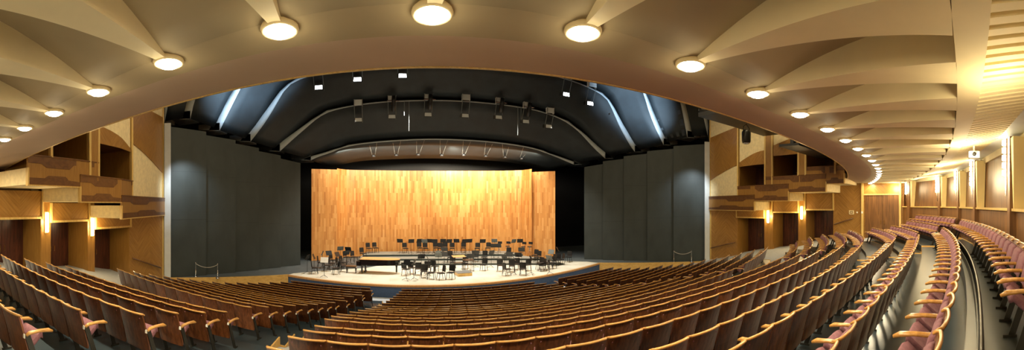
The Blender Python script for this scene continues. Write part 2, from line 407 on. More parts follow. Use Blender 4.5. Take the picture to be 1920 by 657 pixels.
# gather every seat position
seats = []
for bl, (fa, fb) in BLOCK.items():
    for k in range(1, 25):
        if bl == 'left' and k > 22: continue
        a, b = fa(k), fb(k)
        if k >= 16 and bl == 'left' : a = max(a, -10.7)
        if bl == 'centre' and k == 23: a = 2.15
        if bl == 'centre' and k == 24: a = 1.2
        # walk along the row
        pts = []; x = a + .28; y = yrow(k, x)
        xe = b-.26
        while x <= xe:
            y = yrow(k, x); dy = (yrow(k, x+.01)-yrow(k, x-.01))/.02
            pts.append((x, y, math.atan(dy)))
            x += .565*math.cos(math.atan(dy))
        nn = len(pts)
        for i, (x, y, an) in enumerate(pts):
            u, v = px(x, y, ZF[k]+.5); uh, vh = px(x, y, ZF[k]+.92)
            d = math.hypot(x, y)
            if -25 < u < 1945 and vh < 665 and (y > -2.0) and d > 1.2: seats.append((d, bl, k, i, nn, x, y, an))
seats.sort()
BN = {'left': 'left block', 'centre': 'centre block', 'right': 'right block'}
used = {0: False, -1: False, 1: False}
far = MB()
part_cache = {e: seat_parts(e) for e in (0, -1, 1)}
NEAR = 300
for j, (d, bl, k, i, nn, x, y, an) in enumerate(seats):
    end = -1 if i == 0 else 1 if i == nn-1 else 0
    z = ZF[k]
    if j < NEAR:
        rk = 25-k
        rown = 'in the last row by the rear wall' if rk == 1 else 'in the %s row from the rear wall' % ORD[rk]
        if i < nn/2: pos = ('%s from its left end' % ORD[i+1]) if i else 'at its left end'
        else: pos = ('%s from its right end' % ORD[nn-i]) if i < nn-1 else 'at its right end'
        lab = 'theatre seat, %s, %s, %s' % (BN[bl], rown.replace('in the ', ''), pos)
        g = 'wooden theatre seats in curved rows'
        p = SEATP[end]
        if not used[end]:
            used[end] = True; p.location = (x, y, z+EYE); p.rotation_euler = (0, 0, an); p['label'] = lab; p['group'] = g
        else: dup(p, (x, y, z), an, lab, g)
    else:
        ca, sa = math.cos(an), math.sin(an); zc = random.uniform(-.004, .004)
        for n, mb, m, sm in part_cache[end]:
            if n == 'stand' and not end: continue
            far.cur = ['seatwood', 'rail', 'purple', 'steel', 'white'].index(m)
            far.add([(x+ca*vx-sa*vy, y+sa*vx+ca*vy, z+vz+zc) for vx, vy, vz in mb.v], mb.f)
obj('theatre_chairs', far, ['seatwood', 'rail', 'purple', 'steel', 'white'], None, False,
    label='distant rows of wooden theatre seats stretching towards the stage', cat='seats', group='wooden theatre seats in curved rows', kind='stuff')

# black low barrier with posts in front of the rearmost row
t = thing('foot_rail', 'low black curved barrier with posts in front of the last row of seats', 'railing', (6, -.3, ZF[24]))
OX, OY, OZ = 6, -.3, ZF[24]
bx_ = list(np.arange(2.2, 15.6, .3))
pth = [(x-OX, yrow(24, x)+.52-OY, .34) for x in bx_]
k1 = obj('top_bar', MB().tube(pth, .024, 6), 'steel', t, True)
k2 = obj('kick_board', MB().slab([[(p[0], p[1]+.02, -.33) for p in pth], [(p[0], p[1]+.02, .16) for p in pth]], (0, .02, 0)), 'black_metal', t)
for i, p in enumerate(pth):
    for dx in (0, .15): obj('post', MB().obox((p[0]+dx, p[1], .165), (.05, .03, .33)), 'black_metal', t)

# ================================================================ stage
ZS = -4.80
ARC = [(545, 516), (560, 519.5), (600, 525), (651, 529.5), (715, 534.5), (780, 535.5), (820, 535.3), (860, 534), (911, 530.8), (1003, 520.4), (1040, 513.5), (1076, 506), (1105, 498.5), (1120, 495)]
AP = [at(x, y, ZS) for x, y in ARC]
ax = np.array([p[0] for p in AP]); ay = np.array([p[1] for p in AP]); pc = np.polyfit(ax-4.4, ay, 4)
AX = list(np.linspace(-6.9, 16.4, 40)); APR = [(x, float(np.polyval(pc, x-4.4))) for x in AX]
L0 = (-13.95, 19.45); R0 = (23.95, 19.75)
poly = [L0] + APR + [R0] + [(24.5, 38), (-15, 38)]
struct('floor_stage', MB().prism(poly, -5.9, ZS-.012), 'greyfloor', label='dark grey stage floor behind the apron', cat='floor')
# pale performance deck
lf = [(-1.7, 27.7), (-5.0, 26.0), (-6.7, 24.6)]
rt = [(15.9, 26.3), (14.4, 27.6), (13.2, 28.4)]
CT = (1.6, 4.0)
def arc(r, x0, x1, n=24):
    a0, a1 = math.asin((x0-CT[0])/r), math.asin((x1-CT[0])/r)
    return [(CT[0]+r*math.sin(a), CT[1]+r*math.cos(a)) for a in np.linspace(a0, a1, n)]
back = arc(24.7, -1.7, 13.0)
inner = [(x, y+.02) for x, y in APR]
deck = inner + rt + back[::-1][1:-1] + lf
struct('floor_deck', MB().prism(deck, ZS-.012, ZS), 'deck', label='pale wooden performance floor on the stage', cat='floor')
lip = MB().slab([[(x, y-.09, ZS+.005) for x, y in APR], [(x, y+.14, ZS+.005) for x, y in APR]], (0, 0, -.11))
struct('trim_4', lip, 'lip', label='light wood lip along the curved stage front', cat='trim')
struct('wall_front', MB().slab([[(x, y-.05, -6.0) for x, y in APR], [(x, y-.05, ZS-.10) for x, y in APR]], (0, .04, 0)), 'blue', label='dark blue fascia under the curved stage edge', cat='wall')
for nm, (a, b) in (('trim_5', (L0, APR[0])), ('trim_6', (APR[-1], R0))):
    dx, dy = b[0]-a[0], b[1]-a[1]; l = math.hypot(dx, dy); nx, ny = dy/l*.05, -dx/l*.05
    struct(nm, MB().prism([(a[0]+nx, a[1]+ny), (b[0]+nx, b[1]+ny), (b[0]-nx, b[1]-ny), (a[0]-nx, a[1]-ny)], -6.0, ZS+.02), 'apronwood', label='yellow wood edge of the %s side stage' % ('left' if nm == 'trim_5' else 'right'), cat='trim')

# risers
def tier(name, r0, z0, z1, xa, xb, lab):
    t = thing(name, lab, 'riser', (4, 30, z0))
    f_ = arc(r0, xa, xb); bk = arc(29.5, xa+.2, min(xb-.2, 10.6))
    base = MB().slab([[(x-4, y-30, z1-z0-.04) for x, y in f_], [(x-4, y-30, z1-z0-.04) for x, y in bk]], (0, 0, -(z1-z0-.04)+.001))
    obj('riser_body', base, 'riserface', t)
    obj('riser_deck', MB().slab([[(x-4, y-30.03, z1-z0) for x, y in f_], [(x-4, y-30, z1-z0) for x, y in bk]], (0, 0, -.04)), 'riser', t)
T1, T2, T3 = -4.64, -4.47, -4.28
tier('stage_riser', 24.75, ZS, T1, -2.4, 13.4, 'lowest curved grey riser on the stage')
tier('stage_riser', 26.2, T1, T2, -2.6, 12.4, 'middle curved grey riser on the stage')
tier('stage_riser', 27.5, T2, T3, -2.3, 11.4, 'topmost curved grey riser before the wood wall')

# wood wall of the stage: three parts
def curved_wall(name, pts, z0, ztop, lab, mat='staves', th=.12):
    mb = MB(); uv = []; s_ = 0; vs = []; prev = None
    for (x, y) in pts:
        if prev: s_ += math.hypot(x-prev[0], y-prev[1])
        vs.append((x, y, z0)); uv.append((s_, z0)); vs.append((x, y, ztop)); uv.append((s_, ztop)); prev = (x, y)
    n = len(pts)
    bvs = [(x, y+th, z) for x, y, z in vs]; buv = list(uv)
    fs = [(2*i, 2*i+2, 2*i+3, 2*i+1) for i in range(n-1)] + [(2*n+2*i+1, 2*n+2*i+3, 2*n+2*i+2, 2*n+2*i) for i in range(n-1)]
    fs += [(2*i+1, 2*i+3, 2*n+2*i+3, 2*n+2*i+1) for i in range(n-1)] + [(0, 1, 2*n+1, 2*n), (2*n-2, 4*n-2, 4*n-1, 2*n-1)]
    mb.add(vs+bvs, fs); mb.uv = uv+buv
    return struct(name, mb, mat, label=lab, cat='wall', smooth=False)
def pol(x, r): th = (x-731)/F; return (r*math.sin(th), r*math.cos(th))
main = [pol(632, 32.3)] + [pol(x, r) for x, r in ((640, 33.0), (650, 33.5), (665, 33.8), (700, 34.1), (760, 34.5), (830, 34.7), (900, 34.7), (945, 34.5), (965, 34.3), (978, 34.0), (988, 33.5), (997, 32.8))]
curved_wall('wall_back', main, ZS, 3.28, 'curved wall of vertical wood staves behind the orchestra')
curved_wall('wall_back_left', [pol(584, 31.2), pol(632, 31.9)], ZS, 3.12, 'narrow flat wood stave panel left of the curved stage wall')
curved_wall('wall_back_right', [pol(995, 33.15), pol(1041, 32.2)], ZS, 3.02, 'narrow flat wood stave panel right of the curved stage wall')
struct('wall_stage_rear', MB().box(-16, 37.4, -6, 26, 37.6, 12), 'black_cloth', label='black backdrop behind the stage wall', cat='wall')
struct('wall_stage_left', MB().box(-15.4, 19.6, -6, -15.2, 37.4, 12), 'black_cloth', label='black side of the stage house on the left', cat='wall')
struct('wall_stage_right', MB().box(25.2, 19.9, -6, 25.4, 37.4, 12), 'black_cloth', label='black side of the stage house on the right', cat='wall')
struct('ceiling_stage', MB().box(-16, 19, 11.6, 26, 37.6, 11.8), 'black_cloth', label='black roof of the stage house', cat='ceiling')

# black side walls made of flats
def flats(a, b, xsn, ztops, side):
    # a: near end, b: far end, xsn: photo columns of the joints
    dx, dy = b[0]-a[0], b[1]-a[1]
    for i in range(len(xsn)-1):
        q = []
        for xp in (xsn[i], xsn[i+1]):
            tn = math.tan((xp-731)/F); s_ = (tn*a[1]-a[0])/(dx-tn*dy); q.append((a[0]+dx*s_, a[1]+dy*s_))
        l = math.hypot(q[1][0]-q[0][0], q[1][1]-q[0][1]); ux, uy = (q[1][0]-q[0][0])/l, (q[1][1]-q[0][1])/l
        nx, ny = uy, -ux
        if side == 'left' : pass
        else: nx, ny = -nx, -ny
        # each flat is turned a little so that its far edge laps over the next
        o0, o1 = -.12, .10
        p0 = (q[0][0]+nx*o0, q[0][1]+ny*o0); p1 = (q[1][0]+nx*o1+ux*.1, q[1][1]+ny*o1+uy*.1)
        cx, cy = (p0[0]+p1[0])/2, (p0[1]+p1[1])/2
        z1 = ztops[i]; z2 = ztops[i+1]+.18
        t = thing('wall_flat', 'tall dark grey stage wall flat, %s from the %s edge of the stage opening' % (ORD[i+1], side), 'stage flat', (cx, cy, ZS), 0, 'dark flats of the %s stage wall' % side)
        mb = MB(); ln = math.hypot(p1[0]-p0[0], p1[1]-p0[1])
        hh = [-ZS]*2
        pr = [(p0[0]-cx, p0[1]-cy), (p1[0]-cx, p1[1]-cy), (p1[0]-cx-nx*.08, p1[1]-cy-ny*.08), (p0[0]-cx-nx*.08, p0[1]-cy-ny*.08)]
        h = [z1-ZS, z2-ZS, z2-ZS, z1-ZS]
        vs = [(x, y, .0) for x, y in pr] + [(x, y, hz) for (x, y), hz in zip(pr, h)]
        mb.add(vs, [(3, 2, 1, 0), (4, 5, 6, 7), (0, 1, 5, 4), (1, 2, 6, 5), (2, 3, 7, 6), (3, 0, 4, 7)])
        obj('flat_panel', mb, 'flat', t)
        # seams: thin battens standing just proud of the panel
        for fz in (.38, .70):
            m2 = MB(); z = h[0]*fz
            a_ = (pr[0][0]+nx*.004, pr[0][1]+ny*.004); b_ = (pr[1][0]+nx*.004, pr[1][1]+ny*.004)
            m2.slab([[(a_[0], a_[1], z), (b_[0], b_[1], z)], [(a_[0], a_[1], z+.02), (b_[0], b_[1], z+.02)]], (-nx*.01, -ny*.01, 0))
            obj('seam_batten', m2, 'shell', t)
flats((-13.7, 19.7), (-7.25, 28.2), [309, 383, 438, 482, 523, 560], [5.25, 4.85, 4.45, 4.05, 3.65, 3.2], 'left')
flats((23.8, 19.9), (16.6, 27.7), [1326, 1265, 1216, 1172, 1133, 1098], [5.25, 4.85, 4.45, 4.05, 3.65, 3.2], 'right')
# pale portal columns and gold portal trims
for sx, x, y, s_ in (('left', -13.75, 19.55, 1), ('right', 23.75, 19.85, -1)):
    struct('trim_%d' % (7 if s_ > 0 else 8), MB().obox((x, y, .2), (.42, .12, 10.4), .5*s_), 'lightgrey', label='pale grey vertical column at the %s edge of the stage opening' % sx, cat='column')
    struct('trim_%d' % (9 if s_ > 0 else 10), MB().box(x-.30*s_-.07, y-.25, -6, x-.30*s_+.07, y-.07, 9), 'gold', label='gold wood strip framing the %s side of the stage opening' % sx, cat='trim')
    struct('wall_portal_%s' % sx, MB().box(min(x-.3*s_, x-1.9*s_), y, -6, max(x-.3*s_, x-1.9*s_), y+.1, 11.6), 'black_cloth', label='dark wall return at the %s of the stage opening' % sx, cat='wall')

# ---------------------------------------------------------------- ceiling shells over the stage
def resample(pts, n):
    d = [0]
    for a, b in zip(pts, pts[1:]): d.append(d[-1]+math.dist(a, b))
    out = []
    for s_ in np.linspace(0, d[-1], n):
        out.append(tuple(float(np.interp(s_, d, [p[i] for p in pts])) for i in range(3)))
    return out
def smooth(pts, it=2):
    for _ in range(it):
        q = [pts[0]]
        for a, b in zip(pts, pts[1:]):
            q += [tuple(.75*u+.25*v for u, v in zip(a, b)), tuple(.25*u+.75*v for u, v in zip(a, b))]
        pts = q+[pts[-1]]
    return pts
SH = [
 (20.15, [(309, 228), (314, 200), (328, 150), (400, 60), (560, 12), (820, 8), (1060, 12), (1230, 60), (1300, 150), (1318, 215), (1327, 255)]),
 (20.9, [(357, 223), (363, 194), (385, 130), (450, 60), (600, 20), (820, 8), (1040, 25), (1180, 70), (1262, 150), (1276, 191), (1283, 228), (1288.5, 257.4)]),
 (22.6, [(412, 245), (444, 180), (470, 130), (520, 95), (620, 72), (820, 62), (1020, 75), (1130, 100), (1190, 140), (1206, 172), (1221, 225), (1244, 271.7)]),
 (24.6, [(470, 265.6), (494, 235), (510, 209.7), (528, 178), (540, 160), (568, 146), (640, 130), (720, 121), (820, 117), (920, 121), (1000, 133), (1065, 150), (1097, 161.6), (1123, 174.6), (1138, 185), (1148.7, 207), (1161.7, 239), (1185, 279.4), (1190, 285)]),
 (26.7, [(525, 284), (551, 260), (574, 240.5), (597, 220), (620, 208.5), (655, 200.6), (700, 194), (752, 190.6), (825, 189.4), (892, 192.4), (965, 200.6), (1008, 208), (1056.5, 225), (1087, 248), (1110, 275), (1134.5, 297.5)]),
 (29.0, [(583, 301), (597, 294), (620, 287), (639.6, 278), (679, 270), (773.5, 263), (837, 262.4), (916.5, 266.7), (995.6, 277.6), (1032, 290.4), (1055, 300), (1076, 309)])]
EDG = []
for Y, pl in SH:
    pts = []
    for x, y in pl:
        th = (x-731)/F; X = Y*math.tan(th); Z = (385-y)/F*Y/math.cos(th); pts.append((X, Y, Z))
    EDG.append(resample(smooth(pts), 49))
XC = 4.9
def outward(p, w, up=.5):
    sx = -1 if p[0] < XC else 1
    return (p[0]+sx*w, p[1], p[2]+w*up)
SN = ['nearest', 'second', 'third', 'fourth', 'fifth', 'rearmost']
for i, E_ in enumerate(EDG):
    n = len(E_); Y = SH[i][0]
    t = thing('ceiling_shell', '%s curved dark slate ceiling shell over the stage' % SN[i], 'ceiling shell', (XC, Y, 3), 0, 'curved shells over the stage')
    rel = lambda p: (p[0]-XC, p[1]-Y, p[2]-3)
    if i < 5:
        nx_ = EDG[i+1]; Yn = SH[i+1][0]
        bk = [(q[0]*1.0 + (-.35 if q[0] < XC else .35)*abs(2*j/(n-1)-1)**2, Yn+.15, q[2]+.22) for j, q in enumerate(nx_)]
    else:
        bk = [(XC+(q[0]-XC)*.93, 33.0, max(3.55, q[2]*.5+1.65)) for q in E_]
    rr = [[rel(tuple((1-s_)*a+s_*b for a, b in zip(p, q))) for p, q in zip(E_, bk)] for s_ in (0, .25, .5, .75, 1)]
    obj('shell_soffit', MB().slab(rr, (0, 0, .05)), 'shell', t, True)
    # front edge: thin at the crown, broad at the feet
    a = []; b = []
    for j, p in enumerate(E_):
        w = .06 + .95*max(0, (abs(2*j/(n-1)-1)-.62)/.38)**1.2 if i != 5 else .07+.9*max(0, (abs(2*j/(n-1)-1)-.7)/.3)
        a.append(rel((p[0], p[1]-.02, p[2]))); q = outward(p, w*.9, 0 if w > .15 else 1.0); b.append(rel((q[0], q[1]-.02, q[2]+.03)))
    obj('edge_trim', MB().slab([a, b], (0, .05, 0)), 'edgegrey', t, True)
    for s_, p in ((-1, E_[0]), (1, E_[-1])):
        w = 1.7
        xa, xb = sorted((p[0]+s_*w, p[0]))
        obj('shell_wing', MB().add([rel(v) for v in ((xa, Y-.02, p[2]+(.22 if s_ < 0 else 0)), (xb, Y-.02, p[2]+(.22 if s_ > 0 else 0)), (xb, Y+1.2, p[2]-.05), (xa, Y+1.2, p[2]-.05),
             (xa, Y-.02, p[2]+.55), (xb, Y-.02, p[2]+.55), (xb, Y+1.2, p[2]+.2), (xa, Y+1.2, p[2]+.2))],
             [(3, 2, 1, 0), (4, 5, 6, 7), (0, 1, 5, 4), (1, 2, 6, 5), (2, 3, 7, 6), (3, 0, 4, 7)]), 'shell' if i > 3 else 'greydesk', t)

# stage luminaires hanging at the shell edges
def luminaire(x, ytop, ybot, Yd, lit, lab, spot=False, w=.62):
    th = (x-731)/F; X = Yd*math.tan(th); r = Yd/math.cos(th)
    zt = (385-ytop)/F*r; zb = (385-ybot)/F*r
    t = thing('stage_floodlight', lab, 'stage light', (X, Yd, zb), 0, 'stage lights under the ceiling shells')
    h = zt-zb
    obj('bracket', MB().box(-w/2, -.32, h, w/2, -.28, h+.42).box(-w/2, -.32, h, -w/2+.03, .0, h+.46).box(w/2-.03, -.32, h, w/2, .0, h+.46), 'lightgrey', t)
    for s_ in (-1, 1): obj('arm', MB().tube([(s_*w*.46, -.25, h), (s_*w*.46, .35, 0.0)], .022, 6), 'greydesk', t)
    hd = MB().add([(-.28, .12, .30), (.28, .12, .30), (.28, .62, .38), (-.28, .62, .38), (-.30, .1, -.02), (.30, .1, -.02), (.30, .62, .12), (-.30, .62, .12)],
                  [(0, 1, 2, 3), (7, 6, 5, 4), (4, 5, 1, 0), (5, 6, 2, 1), (6, 7, 3, 2), (7, 4, 0, 3)])
    obj('lamp_head', hd, 'black_metal', t)
    obj('lens', MB().add([(-.24, .09, .27), (.24, .09, .27), (.26, .075, .02), (-.26, .075, .02), (-.24, .11, .27), (.24, .11, .27), (.26, .095, .02), (-.26, .095, .02)],
        [(0, 3, 2, 1), (4, 5, 6, 7), (0, 1, 5, 4), (1, 2, 6, 5), (2, 3, 7, 6), (3, 0, 4, 7)]), 'studio' if lit else 'lightgrey', t)
    if spot:
        obj('spot_body', MB().tube([(.12, -.45, h+.38), (.12, -.30, h-.1), (.10, -.12, h-.65)], [.14, .17, .13], 10), 'black_metal', t, True)
        obj('yoke', MB().tube([(-.35, -.34, h+.05), (.5, -.34, h+.05)], .05, 6), 'chrome', t)
ll = [(672, 200, 228, 0), (735, 193, 222, 1), (803, 190, 218, 1), (873, 190, 220, 0), (936, 196, 223, 1), (987, 204, 231, 1), (1030, 214, 240, 0)]
for i, (x, a, b, sp) in enumerate(ll):
    luminaire(x, a, b, 26.5, False, 'hanging stage light with grey bracket, %s from the left on the fifth ceiling shell' % ORD[i+1], sp)
for i, (x, a, b) in enumerate(((597, 140, 167), (670, 124, 152), (755, 113, 145), (1063, 148, 180), (1108, 165, 197))):
    luminaire(x, a, b, 24.5, True, 'bright white floodlight on the fourth ceiling shell, %s from the left' % ORD[i+1], False, .72)
for i, (x, y) in enumerate(((700.5, 295), (743, 293.5), (784, 292.5), (828, 293.5), (870, 293), (911, 295), (947, 297), (978, 299.6))):
    th = (x-731)/F; Yd = 31.2; X = Yd*math.tan(th); Z = (385-y)/F*Yd/math.cos(th)
    e = min(EDG[5], key=lambda p: abs(p[0]-X*.955))
    t = thing('stage_downlight', 'small downlight between slim rods under the rearmost shell, %s from the left' % ORD[i+1], 'stage light', (X, Yd, Z), 0, 'small downlights of the rearmost shell')
    obj('lamp_head', MB().lathe([(.05, .22), (.16, .18), (.17, 0), (.12, -.02)], n=10), 'black_metal', t, True)
    for s_ in (-1, 1): obj('rod', MB().tube([(e[0]-X+s_*.32, e[1]-Yd, e[2]-Z+.02), (s_*.12, .1, .18)], .018, 5), 'greydesk', t)
for i, (x, ya, yb) in enumerate(((758, 190, 217), (767, 190, 246), (971, 200, 254), (977, 202, 225))):
    th = (x-731)/F; Yd = 26.3; r = Yd/math.cos(th)
    tp = obj('hanging_rod', MB().tube([(0, 0, 0), (0, 0, (yb-ya)/F*r)], .025, 6), 'greydesk', label='thin grey rod hanging from the fifth shell, %s from the left' % ORD[i+1], cat='rod', group='hanging rods over the stage', loc=(Yd*math.tan(th), Yd, (385-yb)/F*r))

# ================================================================ side walls with boxes
def side(sd):
    L = sd == 'left'
    xw = -14.0 if L else 24.0; s_ = 1 if L else -1; dz = -.12 if L else .14
    fl_ = [(7.2, -11.2), (9.8, -11.3), (12.8, -11.75), (14.3, -12.3), (19.4, -13.95)] if L else [(8.2, 21.3), (11.0, 21.65), (13.85, 21.9), (15.8, 22.55), (19.7, 23.9)]
    def Xf(y):
        if y < fl_[0][0]: return fl_[0][1]
        return lerp(fl_, y)
    yp = fl_[-1][0]
    recess = [(16.05, 13.2), (12.77, 10.3), (9.8, 7.2)] if L else [(16.9, 14.3), (13.6, 11.4), (10.86, 8.68)]
    ztop_r = [-.55+dz-.58, .17+dz-.85, .72+dz-1.2]
    ymin = 3.0 if L else 3.75
    # lower wall: solid parts
    solids = [(recess[0][0], yp), (recess[1][0], recess[0][1]), (recess[2][0], recess[1][1])]
    solids.append((ymin, recess[2][1]) if L else (6.56, recess[2][1]))
    th = .25
    def wallbox(y0, y1, z0, z1, inset=0, thick=th):
        a = xw-s_*inset; b = xw-s_*(inset+thick)
        return MB().box(min(a, b), y0, z0, max(a, b), y1, z1)
    for i, (y0, y1) in enumerate(solids):
        pillar = y1-y0 < 1.2
        struct('wall_%s' % sd, wallbox(y0, y1, -6, 1.6 if not pillar else 1.2), 'amber' if pillar else 'chev', label='%s of the %s wall' % ('amber wood pillar between door recesses' if pillar else 'herringbone veneer panel', sd) + (' nearest the stage' if i < 2 and not (i == 1 and pillar is False) else ''), cat='wall')
    for i, (y1, y0) in enumerate(recess):
        zt = ztop_r[i]
        dep = 1.6
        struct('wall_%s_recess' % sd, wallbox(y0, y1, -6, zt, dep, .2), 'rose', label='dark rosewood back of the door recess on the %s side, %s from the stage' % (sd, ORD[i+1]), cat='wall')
        for yy in (y0-.02, y1):
            a, b = sorted((xw-s_*.01, xw-s_*dep))
            struct('wall_%s_reveal' % sd, MB().box(a, yy-.04, -6, b, yy+.06, zt+.3), 'amber', label='amber wood cheek of the %s side door recess' % sd, cat='wall')
        # door leaves
        ym = (y0+y1)/2; zfl = -5.6 if i == 0 else -4.6
        t = thing('door_%d' % (i+1 if L else i+4), 'dark rosewood double door in the %s recess from the stage, %s wall' % (ORD[i+1], sd), 'door', (xw-s_*(dep-.06), ym, -6), 0); t['kind'] = 'structure'
        hgt = zt+6-.15
        for q in (-1, 1):
            lf_ = obj('door_leaf', MB().box(-.025, min(q*.01, q*(y1-y0)*.42), 0, .025, max(q*.01, q*(y1-y0)*.42), hgt), 'rose', t)
            obj('handle', MB().tube([(s_*.05, q*.12, hgt-1.5), (s_*.09, q*.12, hgt-1.45), (s_*.09, q*.12, hgt-1.25), (s_*.05, q*.12, hgt-1.2)], .015, 6), 'brass', lf_)
        # header panel over the recess with gold frame
        zb = [-.55, .17, .72][i]+dz
        hp = thing('header_panel', 'curved herringbone wood panel framed in gold over the %s door recess, %s side' % (ORD[i+1], sd), 'panel', (xw, ym, zt), 0)
        rr = [[(s_*(.05+.10*math.sin(PI*q)), y0+(y1-y0)*q-ym, z) for q in np.linspace(0, 1, 9)] for z in (.0, zb-zt+.06)]
        obj('veneer', MB().slab(rr, (-s_*.3, 0, 0)), 'chev', hp)
        fr = MB()
        fr.slab([[(s_*(.10+.10*math.sin(PI*q)), y0+(y1-y0)*q-ym, z) for q in np.linspace(0, 1, 9)] for z in (-.04, .06)], (-s_*.35, 0, 0))
        for yy in (y0-ym-.03, y1-ym-.05): fr.box(*sorted((s_*.14, -s_*.02))[:1], yy, -.04, *sorted((s_*.14, -s_*.02))[1:], yy+.08, zb-zt+.06)
        obj('gold_frame', fr, 'gold', hp)
    # pillar lamps
    for i, yy in enumerate(((12.98, 10.05) if L else (13.95, 11.13))):
        zc = (ztop_r[i]+ztop_r[i+1])/2-.12
        t = thing('wall_lamp', 'glowing vertical wall lamp on the wood pillar, %s from the stage, %s side' % (ORD[i+1], sd), 'wall lamp', (xw+s_*.02, yy, zc), 0, 'pillar lamps beside the door recesses')
        obj('back_plate', MB().box(min(0, s_*.03), -.10, -.5, max(0, s_*.03), .10, .5), 'gold', t)
        obj('tube_shade', MB().tube([(s_*.09, 0, -.46), (s_*.09, 0, -.44), (s_*.09, 0, .44), (s_*.09, 0, .46)], [.045, .07, .07, .045], 10), 'sconce', t, True)
        light('POINT', 'pillar_lamp_light', (xw+s_*.40, yy, zc), 30, (1, .74, .38), shadow_soft_size=.12)
    # boxes
    spans = [(12.8, yp), (9.8, 14.3), (7.2, 11.1)] if L else [(13.85, yp), (11.0, 15.8), (8.2, 12.9), (7.0, 9.7)]
    zbs = [-.64, .15, .76] if L else [-.52+dz, .17+dz, .72+dz, 1.22+dz]
    for i, (ya, yb) in enumerate(spans):
        zb = zbs[i]
        t = thing('theatre_box', '%s side opera box with inlaid wood parapet, %s from the stage' % (sd, ORD[i+1]), 'theatre box', (xw, ya, zb), 0, 'stepped opera boxes')
        yn = spans[i-1][0] if i else 99
        ys = list(np.linspace(ya, min(yb, yn), 8)) + ([yn+.01] + list(np.linspace(yn+.3, yb, 3)) if i else [])
        ysf = [y for y in ys if y <= yn]
        lo_ = lambda y: -.03 if y <= yn else zbs[i-1]+1.13-zbs[i]
        fx = lambda y: Xf(y)-xw + s_*(.02*(4-i))
        # cream floor slab / rear end
        obj('box_floor', MB().slab([[(fx(y)-s_*.06, y-ya, 0) for y in ysf], [(-s_*1.25, y-ya, 0) for y in ysf]], (0, 0, .62)), 'cream', t)
        par = MB().slab([[(fx(y), y-ya, lo_(y)) for y in ys], [(fx(y), y-ya, 1.08) for y in ys]], (-s_*.10, 0, 0))
        obj('parapet', par, 'amber', t)
        # dark inlay bands: a trapezoid of darker veneer along bottom and top
        inl = MB()
        n = len(ys); l = yb-ya; lf = min(yb, yn)-ya
        def band(prof, off, l=l):
            a = []; b = []
            for q, lo, hi in prof:
                y = ya+l*q; x = fx(y)+s_*off; a.append((x, y-ya, lo)); b.append((x, y-ya, hi))
            inl.slab([a, b], (-s_*.012, 0, 0))
        band([(0.0, .80, 1.05), (.16, .80, 1.05), (.22, .66, 1.05), (.52, .66, 1.05), (.58, .84, 1.05), (1, .88, 1.05)], .012)
        band([(0.0, .02, .26), (.30, .02, .26), (.36, .02, .36), (.70, .02, .36), (.76, .02, .22), (1, .02, .18)], .012, lf)
        obj('dark_inlay', inl, 'darkwood', t)
        obj('handrail', MB().slab([[(fx(y)+s_*.03, y-ya, 1.12) for y in ys], [(fx(y)-s_*.14, y-ya, 1.12) for y in ys]], (0, 0, -.05)), 'darkwood', t)
        obj('gold_edge', MB().slab([[(fx(ya)+s_*.03, -.03, -.05), (fx(ya)+s_*.03, .04, -.05)], [(fx(ya)+s_*.03, -.03, .62), (fx(ya)+s_*.03, .04, .62)]], (-s_*.14, 0, 0))
            .slab([[(fx(y)+s_*.03, y-ya, -.05) for y in ysf], [(fx(y)+s_*.03, y-ya, -.01) for y in ysf]], (-s_*.14, 0, 0)), 'gold', t)
    # upper wall: mullions and bays
    bays = [(14.25, yp, 'solid'), (11.1, 14.15, 'open'), (8.35, 10.4, 'open')] if L else [(15.85, yp, 'solid'), (12.95, 15.7, 'open'), (10.25, 12.35, 'open'), (7.6, 9.7, 'open')]
    mull = [14.2, 11.05, 10.45, 8.3] if L else [15.78, 12.95, 12.35, 10.25, 9.7, 7.6]
    for i, y in enumerate(mull):
        x = Xf(y); z0 = [1.2, 2.0][0] if False else (zbs[0]+1.05 if i == 0 else zbs[1]+1.1 if i < 3 else zbs[2]+1.1)
        mbm = MB().box(x-.07, y-.06, z0-.02, x+.07, y+.06, 9)
        struct('trim_%s_mullion' % sd, mbm, 'gold', label='tall gold mullion of the %s box wall, %s from the stage' % (sd, ORD[i+1]), cat='mullion')
    for i in range(1, len(mull)-1, 2):
        y0, y1 = mull[i+1], mull[i]
        struct('wall_%s_pier' % sd, MB().box(min(Xf(y0), Xf(y0)-s_*.3), y0+.06, zbs[1]+.9, max(Xf(y0), Xf(y0)-s_*.3), y1-.06, 9), 'amber', label='amber wood pier between two gold mullions, %s box wall' % sd, cat='wall')
